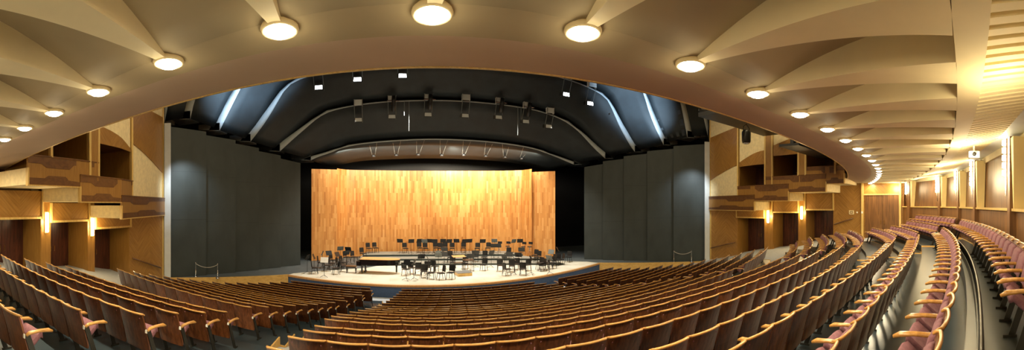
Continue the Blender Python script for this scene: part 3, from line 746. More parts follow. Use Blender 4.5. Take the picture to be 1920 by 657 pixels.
    for i, (ya, yb, kd) in enumerate(bays):
        ys = list(np.linspace(ya+.06, yb-.06, 9)); qs = np.linspace(0, 1, 9)
        X = [Xf(y)-s_*.04 for y in ys]
        def sheet(lo, hi, mat, nm, lab, inset=0, th_=.06):
            struct(nm, MB().slab([[(x-s_*inset, y, float(lo(q))) for x, y, q in zip(X, ys, qs)], [(x-s_*inset, y, float(hi(q))) for x, y, q in zip(X, ys, qs)]], (-s_*th_, 0, 0)), mat, label=lab, cat='panel')
        b = ORD[i+1]
        if kd == 'solid':
            z0 = zbs[0]+1.08
            c1 = lambda q: (3.15 + dz - .95*q**1.6) if True else 0       # q=1 is next to the stage
            c2 = lambda q: 5.55 + .35*q + dz
            if not L: c1 = lambda q: 3.05 - .95*q**1.3; c2 = lambda q: 6.0 - .25*q
            if L: c1 = lambda q: 3.15 - 1.15*q**1.3+.1
            sheet(lambda q: z0, c1, 'cream', 'wall_%s_panel' % sd, 'cream panel with a curved top beside the stage, %s box wall' % sd, .05)
            sheet(c1, c2, 'chev', 'wall_%s_panel' % sd, 'bowed herringbone wood panel beside the stage, %s box wall' % sd)
            sheet(c2, lambda q: 9, 'cream', 'wall_%s_panel' % sd, 'upper cream panel beside the stage, %s box wall' % sd, .05)
        else:
            zo = [0, 2.75, 3.25, 3.4][i] + (0 if L else .15)
            top = lambda q: zo + .75 - .62*(1-(1-q))**1.7 if L else zo + .95 - .65*q**1.5
            if i == 2: top = lambda q: zo+1.2-.5*q
            sheet(lambda q: zo-.02, top, 'chev', 'wall_%s_panel' % sd, 'curved wood panel over box opening %s from the stage, %s wall' % (b, sd), -.06)
            sheet(top, lambda q: 9, 'cream', 'wall_%s_panel' % sd, 'cream panel over box opening %s from the stage, %s wall' % (b, sd))
            # dark interior of the box
            zf = zbs[1 if i == 1 else 2]+.6
            xin = xw-s_*.9
            mbi = MB().box(min(xin, xin-s_*.1), ya-.6, zf-1.5, max(xin, xin-s_*.1), yb+.6, 9)
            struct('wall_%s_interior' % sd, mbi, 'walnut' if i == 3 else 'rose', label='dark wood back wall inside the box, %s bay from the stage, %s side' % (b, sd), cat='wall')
            for yy in (ya, yb):
                a, c = sorted((Xf(yy)-s_*.1, xin))
                struct('wall_%s_divider' % sd, MB().box(a, yy-.03, zf+.1, c, yy+.03, zo+1.5), 'amber', label='amber wood partition of the box, %s bay from the stage, %s side' % (b, sd), cat='wall')
            a, c = sorted((Xf(ya)-s_*.1, xin))
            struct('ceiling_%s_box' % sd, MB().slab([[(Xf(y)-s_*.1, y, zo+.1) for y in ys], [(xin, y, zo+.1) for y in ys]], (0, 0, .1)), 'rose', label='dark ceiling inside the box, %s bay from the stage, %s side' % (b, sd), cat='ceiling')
            if i == 3: continue
            bc = thing('box_cabinet', 'dark wooden cabinet at the back of the box, %s bay from the stage, %s side' % (b, sd), 'cabinet', (xin+s_*.36, ya+.7, zf))
            obj('body', MB().box(-.25, -.55, 0, .25, .75, .95).box(-.3, -.6, .95, .3, .8, 1.0), 'amber', bc)
    # outer wall behind and above
    a, c = sorted((xw-s_*1.9, xw-s_*2.05))
    struct('wall_%s_outer' % sd, MB().box(a, ymin if not L else 0, -6, c, yp+.4, 9), 'rose', label='dark outer wall behind the %s side boxes' % sd, cat='wall')
    # wooden handrails
    rails = [((-13.9, 18.9, -4.05), (-13.9, 16.15, -3.12))] if L else [((23.9, 19.5, -3.65), (23.9, 17.0, -3.0)), ((23.9, 8.6, -1.35), (23.9, 7.2, -.9))]
    for i, (p, q) in enumerate(rails):
        t = thing('wall_handrail', 'slanting dark wooden handrail on the %s wall, %s from the stage' % (sd, ORD[i+1]), 'handrail', p)
        d = tuple(b_-a_ for a_, b_ in zip(p, q))
        obj('rail_bar', MB().tube([(s_*.06, 0, 0), (s_*.06, d[1], d[2])], .045, 8), 'darkwood', t, True)
        for f in (.1, .9): obj('wall_bracket', MB().tube([(-s_*.1, d[1]*f, d[2]*f), (s_*.06, d[1]*f, d[2]*f)], .02, 6), 'brass', t)
side('left'); side('right')

# ================================================================ balcony underside
ZL = 1.5
LP = [(5, 262), (41, 240), (97, 210), (183, 166), (325, 108), (530, 50), (810, 22), (1088, 55), (1290, 112), (1408, 167), (1490, 206), (1540, 235.6), (1576.7, 255.2), (1602, 271.2), (1618.8, 284.2), (1630.9, 294.5), (1638.4, 303.2), (1644.6, 310), (1648, 316.2), (1649, 321.5), (1648.7, 325.8), (1647.3, 330), (1644.4, 333.6), (1641, 336.8), (1637, 339.5), (1633, 342), (1628.6, 344.3), (1623.6, 346.6), (1617.4, 348.4)]
lp = np.array([at(x, y, ZL) for x, y in LP])
cl = np.polyfit(lp[:, 0]-5, lp[:, 1], 4)
FP = [(12.6, 316), (45, 296), (90, 276), (166, 246), (246, 219.5), (303.7, 201), (480, 158), (630.6, 138), (731, 130.5), (831, 127.5), (960, 132), (1085.5, 143), (1211, 170.7), (1331.6, 203), (1440, 241), (1500, 266), (1549, 293), (1575, 308), (1589, 324), (1589, 335.6)]
ZE = 1.68
fp = np.array([at(x, y, ZE) for x, y in FP]); cf = np.polyfit(fp[:, 0]-5, fp[:, 1], 4)
BP = [(115, 221), (480, 103), (960, 74), (1085, 93), (1211, 128), (1387, 188), (1440, 211), (1500, 231.7), (1568.5, 267), (1609.6, 295.6), (1628, 310.5), (1633, 324), (1628, 334.5)]
bp = np.array([at(x, y, ZL) for x, y in BP]); cbk = np.polyfit(bp[:, 0]-5, bp[:, 1], 4)
def yl(x): return float(np.polyval(cl, x-5))
def yf(x): return float(np.polyval(cf, x-5))
def ybk(x): return float(np.polyval(cbk, x-5))
def yb_(x): return .03 + .0105*(x-4.5)**2
def yw(x): return lerp([(-16, 3.0), (-8, -.6), (0, -1.35), (4.5, -1.5), (8.7, -1.28), (13.3, -.62), (17, -.02), (20.1, 1.05), (22.4, 2.6), (24.2, 3.9)], x)
XS = list(np.linspace(-15.2, 24.6, 80))
rim = MB().slab([[(x, yf(x), ZE) for x in XS], [(x, ybk(x), ZL) for x in XS]], (0, 0, .10))
rim.slab([[(x, yf(x), ZE) for x in XS], [(x, yf(x)+.12, ZE+1.1) for x in XS]], (0, -.08, 0))
struct('ceiling_rim', rim, 'rim', label='brown sloping rim of the balcony edge over the stalls', cat='ceiling')
struct('trim_11', MB().slab([[(x, yf(x)-.0, ZE-.012) for x in XS], [(x, yf(x)+.035, ZE-.012) for x in XS]], (0, 0, .05)), 'gold', label='thin gold line along the balcony lower edge', cat='trim')
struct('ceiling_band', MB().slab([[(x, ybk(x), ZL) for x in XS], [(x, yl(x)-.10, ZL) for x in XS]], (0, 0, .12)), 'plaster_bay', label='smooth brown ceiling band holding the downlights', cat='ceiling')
# lamp spacing along the curve
pts = []; dd = 0; path = [(x, yl(x)) for x in np.linspace(-15, 24.2, 3000)]
# phase: one lamp exactly at the measured central one
xc = float(lp[6][0]); cum = [0]
for a, b in zip(path, path[1:]): cum.append(cum[-1]+math.dist(a, b))
s0 = float(np.interp(xc, [p[0] for p in path], cum))
pitch = float(np.mean([math.dist(lp[i], lp[i+1]) for i in range(0, 27)]))
lamps = []
k = -int(s0/pitch)
while s0+k*pitch < cum[-1]:
    s_ = s0+k*pitch; x = float(np.interp(s_, cum, [p[0] for p in path])); lamps.append((k, x, yl(x))); k += 1
# ribs and bays
def rise(q): return .44*(1-(1-q)**1.7)
bayrows = []
NB = 9
bay = MB()
xsb = list(np.linspace(-15.2, 24.6, 160))
rr = []
for q in np.linspace(0, 1, NB):
    rr.append([(x, (yl(x)-.10)*(1-q)+yb_(x)*q, ZL+.0+rise(q)) for x in xsb])
bay.slab(rr, (0, 0, .06))
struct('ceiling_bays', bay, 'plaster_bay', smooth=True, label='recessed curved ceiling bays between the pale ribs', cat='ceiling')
# closing band behind the bays
struct('ceiling_rear_band', MB().slab([[(x, yb_(x), ZL-.03) for x in XS], [(x, yb_(x)-.30, ZL-.03) for x in XS]], (0, 0, .5)), 'plaster', label='smooth pale band behind the ceiling ribs', cat='ceiling')
for k, x, y in lamps:
    yb2 = yb_(x)
    mb = MB(); A = []; B = []
    wb = pitch*.53
    lft = []; rgt = []
    for q in np.linspace(0, 1, 12):
        yy = (y+.02)*(1-q)+yb2*q; w = .035+(wb/2-.035)*q
        zt_ = ZL+rise(max(0, (q*(y-yb2)-.0)/(y-yb2)))+.03
        lft.append((x-w, yy, ZL-.03)); rgt.append((x+w, yy, ZL-.03))
    vs = []
    for a, b, q in zip(lft, rgt, np.linspace(0, 1, 12)):
        top = ZL+rise(q)+.03
        vs += [a, b, (b[0], b[1], top), (a[0], a[1], top)]
    fs = []
    for i in range(11):
        o = 4*i
        fs += [(o, o+4, o+5, o+1), (o+1, o+5, o+6, o+2), (o+2, o+6, o+7, o+3), (o+3, o+7, o+4, o)]
    fs += [(0, 1, 2, 3), (47, 46, 45, 44)]
    mb.add(vs, fs)
    struct('ceiling_rib', mb, 'plaster', label='pale tapering ceiling rib behind the downlight', cat='ceiling rib', group='tapering ribs of the balcony soffit')
    if k == 0: lab = 'round glowing downlight in the balcony soffit, the topmost in view above stage centre'
    else: lab = 'round glowing downlight in the balcony soffit, %s to the %s of the topmost' % (ORD[abs(k)], 'left' if k < 0 else 'right')
    t = thing('ceiling_downlight', lab, 'downlight', (x, y, ZL), 0, 'downlights along the balcony edge')
    obj('lamp_rim', MB().lathe([(.13, .02), (.155, .01), (.165, -.02), (.150, -.045), (.128, -.035), (.125, 0)], n=24), 'cream', t, True)
    obj('lamp_glass', MB().lathe([(.122, -.02), (.118, -.045), (.09, -.068), (.05, -.080), (.01, -.083)], n=24), 'lamp', t, True)
    light('AREA', 'downlight_light', (x, y, ZL-.10), 34 if x < 18 else 20, WARM, shape='DISK', size=.24)
    light('POINT', 'downlight_glow', (x, y, ZL-.22), 2.2, WARM, shadow_soft_size=.08)
# corrugated soffit strip
cor = MB()
x = -14.5
while x < 24.0:
    ya, yb2 = yb_(x)-.29, yw(x)+.30
    cor.add([(x, ya, ZL), (x+.12, ya, ZL), (x+.12, yb2, ZL+.16), (x, yb2, ZL+.16), (x, ya, ZL+.05), (x+.12, ya, ZL+.05), (x+.12, yb2, ZL+.21), (x, yb2, ZL+.21)],
            [(0, 1, 2, 3)[::-1], (4, 5, 6, 7), (0, 1, 5, 4), (1, 2, 6, 5), (2, 3, 7, 6), (3, 0, 4, 7)])
    x += .20
struct('ceiling_slats', cor, 'plaster', label='closely spaced pale plaster slats along the rear ceiling', cat='ceiling')
struct('ceiling_rear_edge', MB().slab([[(x, yw(x)+.30, ZL+.16) for x in XS], [(x, yw(x)-.3, ZL+.16) for x in XS]], (0, 0, .1)), 'lightgrey', label='plain pale grey soffit strip against the rear wall', cat='ceiling')
struct('ceiling_rear', MB().slab([[(x, yb_(x)-.29, ZL+.042) for x in XS], [(x, yw(x)+.3, ZL+.202) for x in XS]], (0, 0, .1)), 'plaster', label='ceiling board above the slats', cat='ceiling')
# upper hall, above the balcony and out of sight
struct('ceiling', MB().box(-16, -4, 9.0, 26, 20.0, 9.2), 'plaster', label='main ceiling of the hall above the balcony', cat='ceiling')
struct('ceiling_upper_floor', MB().slab([[(x, yf(x), ZE+1.0) for x in XS], [(x, -4.5, ZE+1.6) for x in XS]], (0, 0, .1)), 'aisle', label='floor of the balcony above the soffit', cat='floor')
struct('wall_portal_top', MB().box(-16, 19.9, 9.0, 26, 20.1, 11.8), 'black_cloth', label='dark wall over the stage opening', cat='wall')

# ================================================================ rear wall
seg = list(np.linspace(-16, 24.2, 60))
def rear(z0, z1, mat, nm, lab, off=0, th_=.12):
    struct(nm, MB().slab([[(x, yw(x)-off, z0) for x in seg], [(x, yw(x)-off, z1) for x in seg]], (0, -th_, 0)), mat, label=lab, cat='wall')
rear(-3, -.14, 'walnut', 'wall_rear', 'lower walnut dado of the curved rear wall')
rear(-.14, -.08, 'gold', 'trim_12', 'pale ledge along the top of the rear wall dado', -.10, .35)
rear(-.08, 1.50, 'walnut', 'wall_rear_upper', 'walnut panels of the curved rear wall', .22)
rear(1.46, 2.0, 'plaster', 'wall_rear_frieze', 'pale frieze over the rear wall panels', .15)
cols = [8.5, 13.1, 16.9, 20.0, 23.2]
for i, x in enumerate(cols):
    y = yw(x); dy = (yw(x+.2)-yw(x-.2))/.4; an = math.atan(dy)
    t = thing('wall_pillar', 'projecting walnut pillar of the rear wall, %s from the camera' % ORD[i+1], 'pillar', (x, y, -2.6), an, 'pillars of the rear wall')
    obj('shaft', MB().box(-.16, -.25, 0, .16, .14, 4.2), 'walnut', t)
    # cream tapering fin beside it
    obj('tapering_fin', MB().add([(-.24, -.2, 2.50), (-.17, -.2, 2.50), (-.17, .06, 2.50), (-.24, .06, 2.50), (-.48, -.2, 4.15), (-.17, -.2, 4.15), (-.17, .12, 4.15), (-.48, .12, 4.15)],
        [(3, 2, 1, 0), (4, 5, 6, 7), (0, 1, 5, 4), (1, 2, 6, 5), (2, 3, 7, 6), (3, 0, 4, 7)]), 'cream_fin', t)
    t2 = thing('strip_lamp', 'glowing vertical strip lamp on the rear wall pillar %s from the camera' % ORD[i+1], 'wall lamp', (x+.20*math.cos(an), y+.14+.2*math.sin(an), 1.16), an, 'strip lamps on the rear wall pillars')
    obj('holder', MB().box(-.05, -.03, -.95, .05, .03, .45), 'chrome', t2)
    for q in range(7):
        obj('bulb', MB().lathe([(.02, -.075), (.055, -.06), (.06, 0), (.055, .06), (.02, .075)], c=(0, .06, -.38+q*.18), n=10), 'strip', t2, True)
    light('POINT', 'strip_lamp_light', (x+.35, y+1.1, 1.10), 62, (1, .80, .46), shadow_soft_size=.25)

# the same lamps go on along the wall behind the camera
for x in (4.2, -.3, -4.8, -9.3):
    light('POINT', 'strip_lamp_light', (x, yw(x)+.9, 1.05), 36, (1, .80, .46), shadow_soft_size=.25)
# right side rear door wall
struct('wall_right_door_side', MB().box(24.0, 3.7, -3.4, 24.25, 6.6, 1.6), 'chev', label='amber veneer wall around the rear corner door', cat='wall')
t = thing('door_7', 'tall dark walnut double door in the rear corner of the right wall', 'door', (23.97, 5.15, -3.2)); t['kind'] = 'structure'
for q in (-1, 1):
    lf_ = obj('door_leaf', MB().box(-.05, min(0.01*q, 1.22*q), 0, .0, max(.01*q, 1.22*q), 3.9), 'walnut', t)
    obj('handle', MB().tube([(-.06, q*.12, 1.9), (-.12, q*.12, 1.92), (-.12, q*.12, 2.15), (-.06, q*.12, 2.17)], .02, 6), 'brass', lf_)
for i, (x, y) in enumerate(((23.9, 6.56), (23.9, 3.95))):
    struct('trim_%d' % (13+i), MB().box(x-.06, y-.07, -3.2, x+.08, y+.07, 1.6), 'gold', label='gold mullion at the %s edge of the rear corner door' % ('stage side' if i == 0 else 'rear wall'), cat='mullion')
struct('trim_15', MB().box(23.88, 3.9, .68, 24.05, 6.55, .76), 'gold', label='gold strip over the rear corner door', cat='trim')
# small plates on the right wall next to the corner door
t = thing('wall_sign', 'small square cream information plate on the right wall beside the corner door', 'sign', (23.93, 7.35, -.50))
obj('plate', MB().box(-.02, -.17, -.14, .03, .17, .14), 'cream', t)
obj('pictogram', MB().box(-.03, -.10, -.085, -.02, .10, .085), 'darkwood', t); obj('pictogram_core', MB().box(-.036, -.06, -.05, -.03, -.015, .05).box(-.036, .015, -.05, -.03, .06, .05), 'cream', t)
obj('light_switch', MB().box(-.03, -.04, -.05, .02, .04, .05), 'white', label='small white switch between sign and gold mullion', cat='switch', loc=(23.96, 6.95, -.5))
obj('light_switch', MB().box(-.03, -.06, -.07, .0, .06, .07), 'white', label='white switch plate on the gold mullion by the corner door', cat='switch', loc=(23.84, 6.56, -.5))

# ceiling projector and other hanging kit
t = thing('ceiling_projector', 'small white projector hanging from the rear slatted ceiling', 'projector', (9.6, -.38, 1.34))
obj('body', MB().box(-.20, -.14, -.10, .20, .14, .06).box(-.17, -.11, .06, .17, .11, .075), 'lightgrey', t)
obj('lens', MB().tube([(-.20, .0, -.02), (-.30, .0, -.02)], .05, 10), 'black_metal', t, True)
obj('mount_pole', MB().tube([(0, 0, .07), (0, 0, .34)], .025, 8), 'lightgrey', t)
t = thing('lighting_bridge', 'long black lighting bridge hanging under the balcony edge, right of the stage', 'lighting bridge', (17.6, 11.9, 4.75))
obj('deck_box', MB().obox((0, 0, 0), (6.6, 1.3, .22), 0), 'black_metal', t)
for s_ in (-1, 1): obj('side_rail', MB().obox((0, s_*.62, .25), (6.6, .06, .12)), 'black_metal', t)
for q in (-2.8, 0, 2.8): obj('hanger', MB().tube([(q, 0, .1), (q, 0, 4.3)], .04, 6), 'black_metal', t)
t = thing('hanging_spotlight', 'dark cylindrical spotlight hanging below the lighting bridge', 'spotlight', (17.1, 11.4, 3.5))
obj('housing', MB().lathe([(.10, 0), (.22, .03), (.25, .12), (.26, .62), (.20, .74), (.06, .78)], n=20), 'steel', t, True)
obj('lens', MB().lathe([(.02, -.05), (.15, -.03), (.19, .0), (.19, .04)], n=20), 'chrome', t, True)
obj('yoke', MB().tube([(-.28, 0, .35), (-.30, 0, .9), (0, 0, 1.1), (.30, 0, .9), (.28, 0, .35)], .022, 6), 'steel', t, True)
obj('cable', MB().tube([(0, 0, 1.1), (.05, .3, 1.3)], .015, 6).tube([(.15, 0, .75), (.35, .15, .5), (.40, .3, 1.3)], .012, 6), 'rope', t)
t = thing('black_soffit_panel', 'dark flat equipment panel hanging above the right side boxes', 'panel', (18.9, 8.3, 3.05))
obj('panel_board', MB().obox((0, 0, 0), (5.2, 1.1, .12)), 'black_metal', t)
for q in (-2.2, 0, 2.2): obj('hanger', MB().tube([(q, 0, .05), (q, 0, 5.95)], .03, 6), 'black_metal', t)
obj('clamp', MB().obox((-2.3, -.1, .22), (.3, .2, .35)), 'black_metal', t)

# ================================================================ things on the stage
def chair_proto():
    t = thing('orchestra_chair', 'x', 'chair'); kids = []
    R = [[(x, y, .455+(.012 if abs(x) < .15 and .05 < y+.2 < .35 else 0)) for x in (-.21, -.12, .12, .21)] for y in (-.20, -.1, .1, .22)]
    kids.append(obj('seat', MB().slab(R, (0, 0, -.05)), 'black_cloth', t))
    R = [[(x, y-.03*(1-(x/.22)**2), z) for x in (-.22, -.19, -.07, .07, .19, .22)] for z, y in ((.50, -.21), (.56, -.22), (.84, -.25), (.90, -.262))]
    R[0] = [(x*.9, y, z) for x, y, z in R[0]]; R[-1] = [(x*.86, y, z) for x, y, z in R[-1]]
    kids.append(obj('backrest', MB().slab(R, (0, .035, 0)), 'black_cloth', t))
    fr = MB()
    for s_ in (-1, 1): fr.tube([(s_*.19, -.16, .42), (s_*.19, -.215, .55), (s_*.18, -.245, .75)], .013, 5)
    fr.tube([(-.19, -.16, .41), (.19, -.16, .41)], .013, 5)
    kids.append(obj('frame', fr, 'black_metal', t))
    for sx in (-1, 1):
        for sy in (-1, 1): kids.append(obj('leg', MB().tube([(sx*.18, sy*.16, .42), (sx*.21, sy*.23, 0)], .019, 5), 'black_metal', t))
    return reg(t, kids)
def highchair_proto():
    t = thing('orchestra_stool', 'x', 'stool'); kids = []
    kids.append(obj('seat', MB().lathe([(.05, .56), (.19, .57), (.21, .60), (.19, .63), (.02, .635)], n=14), 'black_cloth', t, True))
    R = [[(x, -.22-.04*(1-(x/.2)**2), z) for x in (-.2, -.16, 0, .16, .2)] for z in (.80, .85, .97, 1.01)]
    kids.append(obj('backrest', MB().slab(R, (0, .04, 0)), 'black_cloth', t))
    kids.append(obj('frame', MB().tube([(0, -.12, .56), (0, -.24, .66), (0, -.245, .88)], .016, 6).tube([(0, 0, .25), (0, 0, .58)], .03, 8), 'chrome', t))
    for k in range(4):
        a = PI/4+k*PI/2
        kids.append(obj('leg', MB().tube([(0, 0, .40), (.24*math.cos(a), .24*math.sin(a), 0)], .014, 5), 'chrome', t))
    return reg(t, kids)
def stand_proto(mat, paper=False):
    t = thing('music_stand', 'x', 'music stand'); kids = []
    d = MB()
    d.obox((0, .03, 1.14), (.52, .012, .36), 0, -.42); d.obox((0, -.07, .985), (.50, .055, .012), 0, -.42)
    kids.append(obj('desk', d, mat, t))
    kids.append(obj('pole', MB().tube([(0, 0, .10), (0, 0, .72), (0, .02, 1.12)], [.016, .014, .012], 6), 'black_metal', t))
    for k in range(3):
        a = PI/2+k*2*PI/3
        kids.append(obj('leg', MB().tube([(0, 0, .14), (.30*math.cos(a), .30*math.sin(a), .0)], .012, 5), 'black_metal', t))
    if paper: kids.append(obj('sheet_music', MB().obox((-.11, .015, 1.155), (.21, .006, .30), 0, -.42).obox((.115, .015, 1.155), (.21, .006, .30), 0, -.42), 'paper', t))
    return reg(t, kids)
CH = chair_proto(); HC = highchair_proto(); SB = stand_proto('black_metal'); SG = stand_proto('greydesk'); SP = stand_proto('paper', True)
COND = (4.4, 23.6)
first = {}
def place(proto, x, y, z, label, group, face=None, spin=0):
    if face is None: face = COND
    an = math.atan2(face[1]-y, face[0]-x)-PI/2+spin
    if proto.name not in first:
        first[proto.name] = 1; proto.location = (x, y, z+EYE); proto.rotation_euler = (0, 0, an); proto['label'] = label; proto['group'] = group; return proto
    return dup(proto, (x, y, z), an, label, group)
def tx(xp, r): th = (xp-731)/F; return (r*math.sin(th), r*math.cos(th))
# top riser
top_ch = [692, 704, 760, 787, 798, 817, 826, 835, 848, 869, 895, 915]
for i, xp in enumerate(top_ch):
    x, y = tx(xp, 32.3+.3*(i % 2)); place(CH, x, y, T3, 'black orchestra chair on the topmost riser, %s from the left' % ORD[i+1], 'chairs on the topmost riser')
for i, xp in enumerate((936, 952, 981, 993)):
    x, y = tx(xp, 32.4-(0 if i < 2 else .4)); place(HC, x, y, T3, 'tall black orchestra stool on the topmost riser, %s from the left' % ORD[i+1], 'tall stools on the topmost riser')
top_st = [(750, SB), (771, SB), (786, SB), (796, SG), (806, SB), (815, SB), (831, SB), (842, SB), (856, SB), (871, SB), (880, SB), (905, SB), (927, SG), (963, SG), (975, SB)]
for i, (xp, p) in enumerate(top_st):
    x, y = tx(xp, 31.7 if i % 2 else 31.95); place(p, x, y, T3, '%s music stand on the topmost riser, %s from the left' % ('grey' if p is SG else 'black', ORD[i+1]), 'music stands on the topmost riser', face=(x*1.3, 60), spin=PI+random.uniform(-.5, .5))
# middle and low risers
for i, (xp, r, z, w) in enumerate(((681, 30.3, T2, 'middle'), (892, 29.6, T1, 'lowest'), (908, 29.5, T1, 'lowest'), (844, 29.3, T1, 'lowest'), (952, 30.4, T2, 'middle'), (650, 29.4, T1, 'lowest'), (664, 29.4, T1, 'lowest'), (1003, 30.4, T1, 'lowest'), (1008, 29.4, T1, 'lowest'))):
    x, y = tx(xp, r); pl = 'left of the piano lid' if xp < 690 else 'right of the podium' if xp < 960 else 'near the right end'
    place(CH, x, y, z, 'black orchestra chair on the %s riser %s, %s counted leftmost first' % (w, pl, ORD[sorted([681, 892, 908, 844, 952, 650, 664, 1003, 1008]).index(xp)+1]), 'chairs on the lower risers')
for i, (xp, r, z, p) in enumerate(((638, 29.3, T1, SG), (653, 28.9, T1, SB), (833, 28.9, T1, SB), (822, 27.9, ZS, SG), (891, 28.0, ZS, SB), (921, 28.0, ZS, SB), (926, 29.9, T2, SB), (934, 29.9, T2, SB), (978, 28.6, T1, SB))):
    x, y = tx(xp, r); place(p, x, y, z, '%s music stand by the lower risers, %s from the left there' % ('grey' if p is SG else 'black', ORD[sorted([638, 653, 833, 822, 891, 921, 926, 934, 978]).index(xp)+1]), 'music stands by the lower risers', face=(x*1.3, 60), spin=PI+random.uniform(-.6, .6))
# front floor: by pixel feet
def ft(xp, yp): return at(xp, yp, ZS)
groups = [('left string section', [(590, 514, .3), (613, 509, .5), (622, 505, .2), (630, 515, -2.6), (636, 506, .2), (645, 510, .3), (643, 503, 0), (624, 498, 0), (601, 503, .4)]),
          ('chair cluster before the piano', [(761, 517, 1.2), (772, 514, 1.6), (784, 516, 2.0), (795, 521, 1.8), (809, 524, 2.6), (827, 525, 3.0), (845, 524, 3.3), (802, 513, 2.2), (815, 511, 2.0)]),
          ('chair cluster right of the podium', [(938, 509, -2.4), (950, 517, -2.8), (960, 510, -2.2), (981, 516, -2.0), (968, 506, -2), (988, 508, -1.6), (907, 508, .2), (849, 503, 0), (872, 505, 0)]),
          ('right string section', [(1012, 506, .2), (1024, 506, -.2), (1037, 499, 0), (1045, 498, .4), (1052, 497, -.3), (1066, 492, .3), (1017, 509, 0), (1036, 504, .3)])]
for nm, ls in groups:
    order = sorted(range(len(ls)), key=lambda i: ls[i][0])
    for i, (xp, yp, sp) in enumerate(ls):
        x, y = ft(xp, yp)
        place(CH, x, y, ZS, 'black orchestra chair in the %s, %s from the left' % (nm, ORD[order.index(i)+1]), 'chairs of the %s' % nm, spin=sp)
fst = [('left string section', [(576, 513, SB), (589, 511, SB), (608, 520, SP), (604, 503, SG), (617, 503, SB), (633, 506, SB), (650, 502, SB)]),
       ('cluster before the piano', [(762, 526, SB), (776, 525, SB), (790, 511, SB), (822, 508, SG), (833, 506, SB), (803, 517, SB)]),
       ('cluster right of the podium', [(882, 510, SB), (946, 512, SB), (955, 506, SB), (972, 507, SB), (964, 515, SB), (996, 515, SB)]),
       ('right string section', [(1030, 514, SG), (1033, 500, SG), (1046, 493, SB)])]
for nm, ls in fst:
    order = sorted(range(len(ls)), key=lambda i: ls[i][0])
    for i, (xp, yp, p) in enumerate(ls):
        x, y = ft(xp, yp)
        d = 'paper-laden black' if p is SP else 'grey' if p is SG else 'black'
        place(p, x, y, ZS, '%s music stand in the %s, %s from the left' % (d, nm, ORD[order.index(i)+1]), 'music stands of the %s' % nm, face=(x, -10) if p is SP else None, spin=PI if p is SP else random.uniform(-.7, .7)+PI*(xp % 2))

# grand piano, long axis across the stage, keyboard to the left
pxl, pyl = ft(681, 512); pxr, pyr = ft(748, 514)
pcx, pcy = (pxl+pxr)/2, (pyl+pyr)/2+.2
pa = math.atan2(pyr-pyl, pxr-pxl)
t = thing('grand_piano', 'long black grand piano with honey reflection painted on its lid on the pale stage floor', 'piano', (pcx, pcy, ZS), pa)
out = [(-1.40, -.76), (.55, -.76)]
out += [(.75, -.74), (1.05, -.62), (1.28, -.40), (1.36, -.10), (1.33, .20), (1.15, .42), (.85, .52), (.5, .56), (.1, .62), (-.3, .70), (-.7, .76), (-1.40, .76)]
out = [(x, y*.8) for x, y in out]
obj('case', MB().prism(out, .62, .98), 'pianoblack', t)
obj('lid', MB().prism([(x*1.01, y*1.01) for x, y in out], .985, 1.015), M_['lip'], t, label='lid with a honey reflection painted in')  # wood tone stands in for the reflection on the black lid
obj('keybed', MB().box(-1.62, -.72, .60, -1.38, .72, .74).box(-1.62, -.78, .58, -1.38, -.70, .90).box(-1.62, .70, .58, -1.38, .78, .90), 'pianoblack', t)
kb = obj('keyboard', MB().box(-1.58, -.68, .74, -1.42, .68, .762), 'white', t)
obj('black_keys', MB().box(-1.49, -.66, .762, -1.42, -.40, .775).box(-1.49, -.34, .762, -1.42, 0, .775).box(-1.49, .06, .762, -1.42, .32, .775).box(-1.49, .38, .762, -1.42, .64, .775), 'pianoblack', kb)
for x, y in ((-1.25, -.60), (-1.25, .60), (1.10, .05)):
    lg = obj('leg', MB().lathe([(.07, .09), (.06, .16), (.065, .40), (.10, .55), (.12, .63)], c=(x, y, 0), n=10), 'pianoblack', t, True)
    obj('caster', MB().tube([(x-.03, y, .045), (x+.03, y, .045)], .045, 10).box(x-.025, y-.02, .05, x+.025, y+.02, .10), 'brass', lg)
ly = obj('pedal_lyre', MB().tube([(-1.05, -.12, .62), (-1.12, -.14, .12)], .025, 6).tube([(-1.05, .12, .62), (-1.12, .14, .12)], .025, 6).box(-1.2, -.2, .06, -1.05, .2, .13), 'pianoblack', t)
for q in (-.1, 0, .1): obj('pedal', MB().box(-1.32, q-.02, .07, -1.2, q+.02, .085), 'brass', ly)
bx, by = ft(659, 512)
t = thing('piano_bench', 'black piano bench with brown padded top beside the grand piano', 'bench', (bx, by, ZS), pa)
obj('cushion', MB().slab([[(x, y, .50+(.02 if abs(x) < .3 and abs(y) < .15 else 0)) for x in (-.38, -.25, 0, .25, .38)] for y in (-.19, -.1, .1, .19)], (0, 0, -.05)), 'darkwood', t)
obj('apron', MB().box(-.36, -.17, .36, .36, .17, .45), 'pianoblack', t)
for sx in (-1, 1):
    for sy in (-1, 1): obj('leg', MB().tube([(sx*.32, sy*.14, .36), (sx*.32, sy*.14, 0)], [.035, .022], 8), 'pianoblack', t)
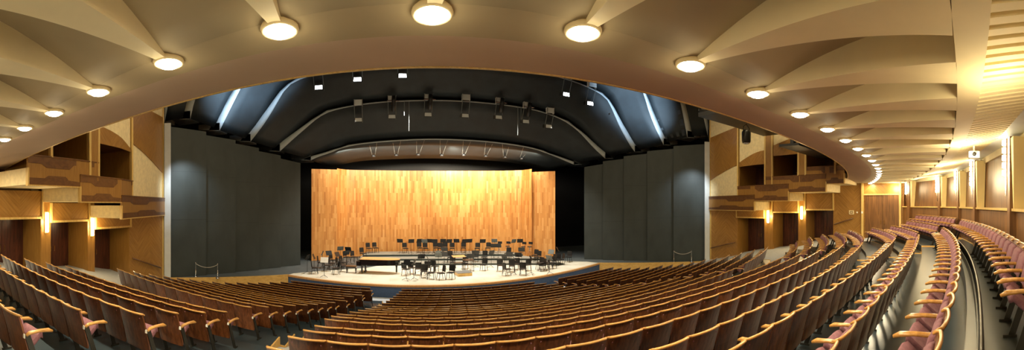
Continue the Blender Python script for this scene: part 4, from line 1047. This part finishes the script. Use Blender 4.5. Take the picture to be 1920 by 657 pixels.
# conductor's podium and desks
x0, y0 = ft(868, 516)
t = thing('conductor_podium', 'low yellow wooden conductor podium with grey carpet on top', 'podium', (x0, y0, ZS), .12)
obj('podium_body', MB().box(-.5, -.5, 0, .5, .5, .20), 'apronwood', t); obj('carpet_top', MB().box(-.51, -.51, .20, .51, .51, .225), 'greydesk', t)
def table(name, x, y, w, d, h, mat, lab, cat):
    t = thing(name, lab, cat, (x, y, ZS), .1)
    obj('desk_top', MB().obox((0, 0, h), (w, d, .035), 0, .12), mat, t)
    for sx in (-1, 1):
        for sy in (-1, 1): obj('leg', MB().tube([(sx*(w/2-.06), sy*(d/2-.06), h-.03), (sx*(w/2-.04), sy*(d/2-.04), 0)], .018, 6), 'black_metal', t)
    obj('shelf', MB().box(-w/2+.08, -d/2+.08, h*.55, w/2-.08, d/2-.08, h*.55+.02), 'black_metal', t)
x1, y1 = ft(860, 509); table('conductor_desk', x1, y1, .95, .5, 1.08, M_['lip'], 'conductor desk with pale wooden top behind the podium', 'desk')
x1, y1 = ft(878, 508.5); table('instrument_table', x1, y1, .8, .5, .80, 'black_metal', 'black flat-topped instrument table right of the conductor desk', 'table')
# a double bass stool bench at the right
x1, y1 = ft(1018, 508)
t = thing('player_bench', 'long low black bench at the right end of the stage floor', 'bench', (x1, y1, ZS), .35)
obj('seat_board', MB().box(-.45, -.17, .56, .45, .17, .60), 'black_cloth', t)
for sx in (-1, 1):
    for sy in (-1, 1): obj('leg', MB().tube([(sx*.38, sy*.13, .56), (sx*.42, sy*.16, 0)], .014, 6), 'steel', t)

# rope barriers
def barrier(p, q, lab):
    t = thing('rope_barrier', lab, 'barrier', (p[0], p[1], ZS))
    d = (q[0]-p[0], q[1]-p[1])
    for f in (0, 1):
        c = (d[0]*f, d[1]*f, 0)
        obj('post', MB().lathe([(.14, 0), (.14, .02), (.02, .04), (.016, .88), (.035, .90), (.035, .94), (.01, .97)], c=c, n=10), 'chrome', t, True)
    obj('rope', MB().tube([(d[0]*f, d[1]*f, .88-.9*f*(1-f)) for f in np.linspace(0, 1, 11)], .018, 6), 'rope', t, True)
barrier((-12.4, 20.9), (-10.9, 21.2), 'rope barrier on two slim posts at the left side of the stage')
barrier((21.6, 21.7), (22.6, 20.6), 'rope barrier on two slim posts at the right side of the stage')
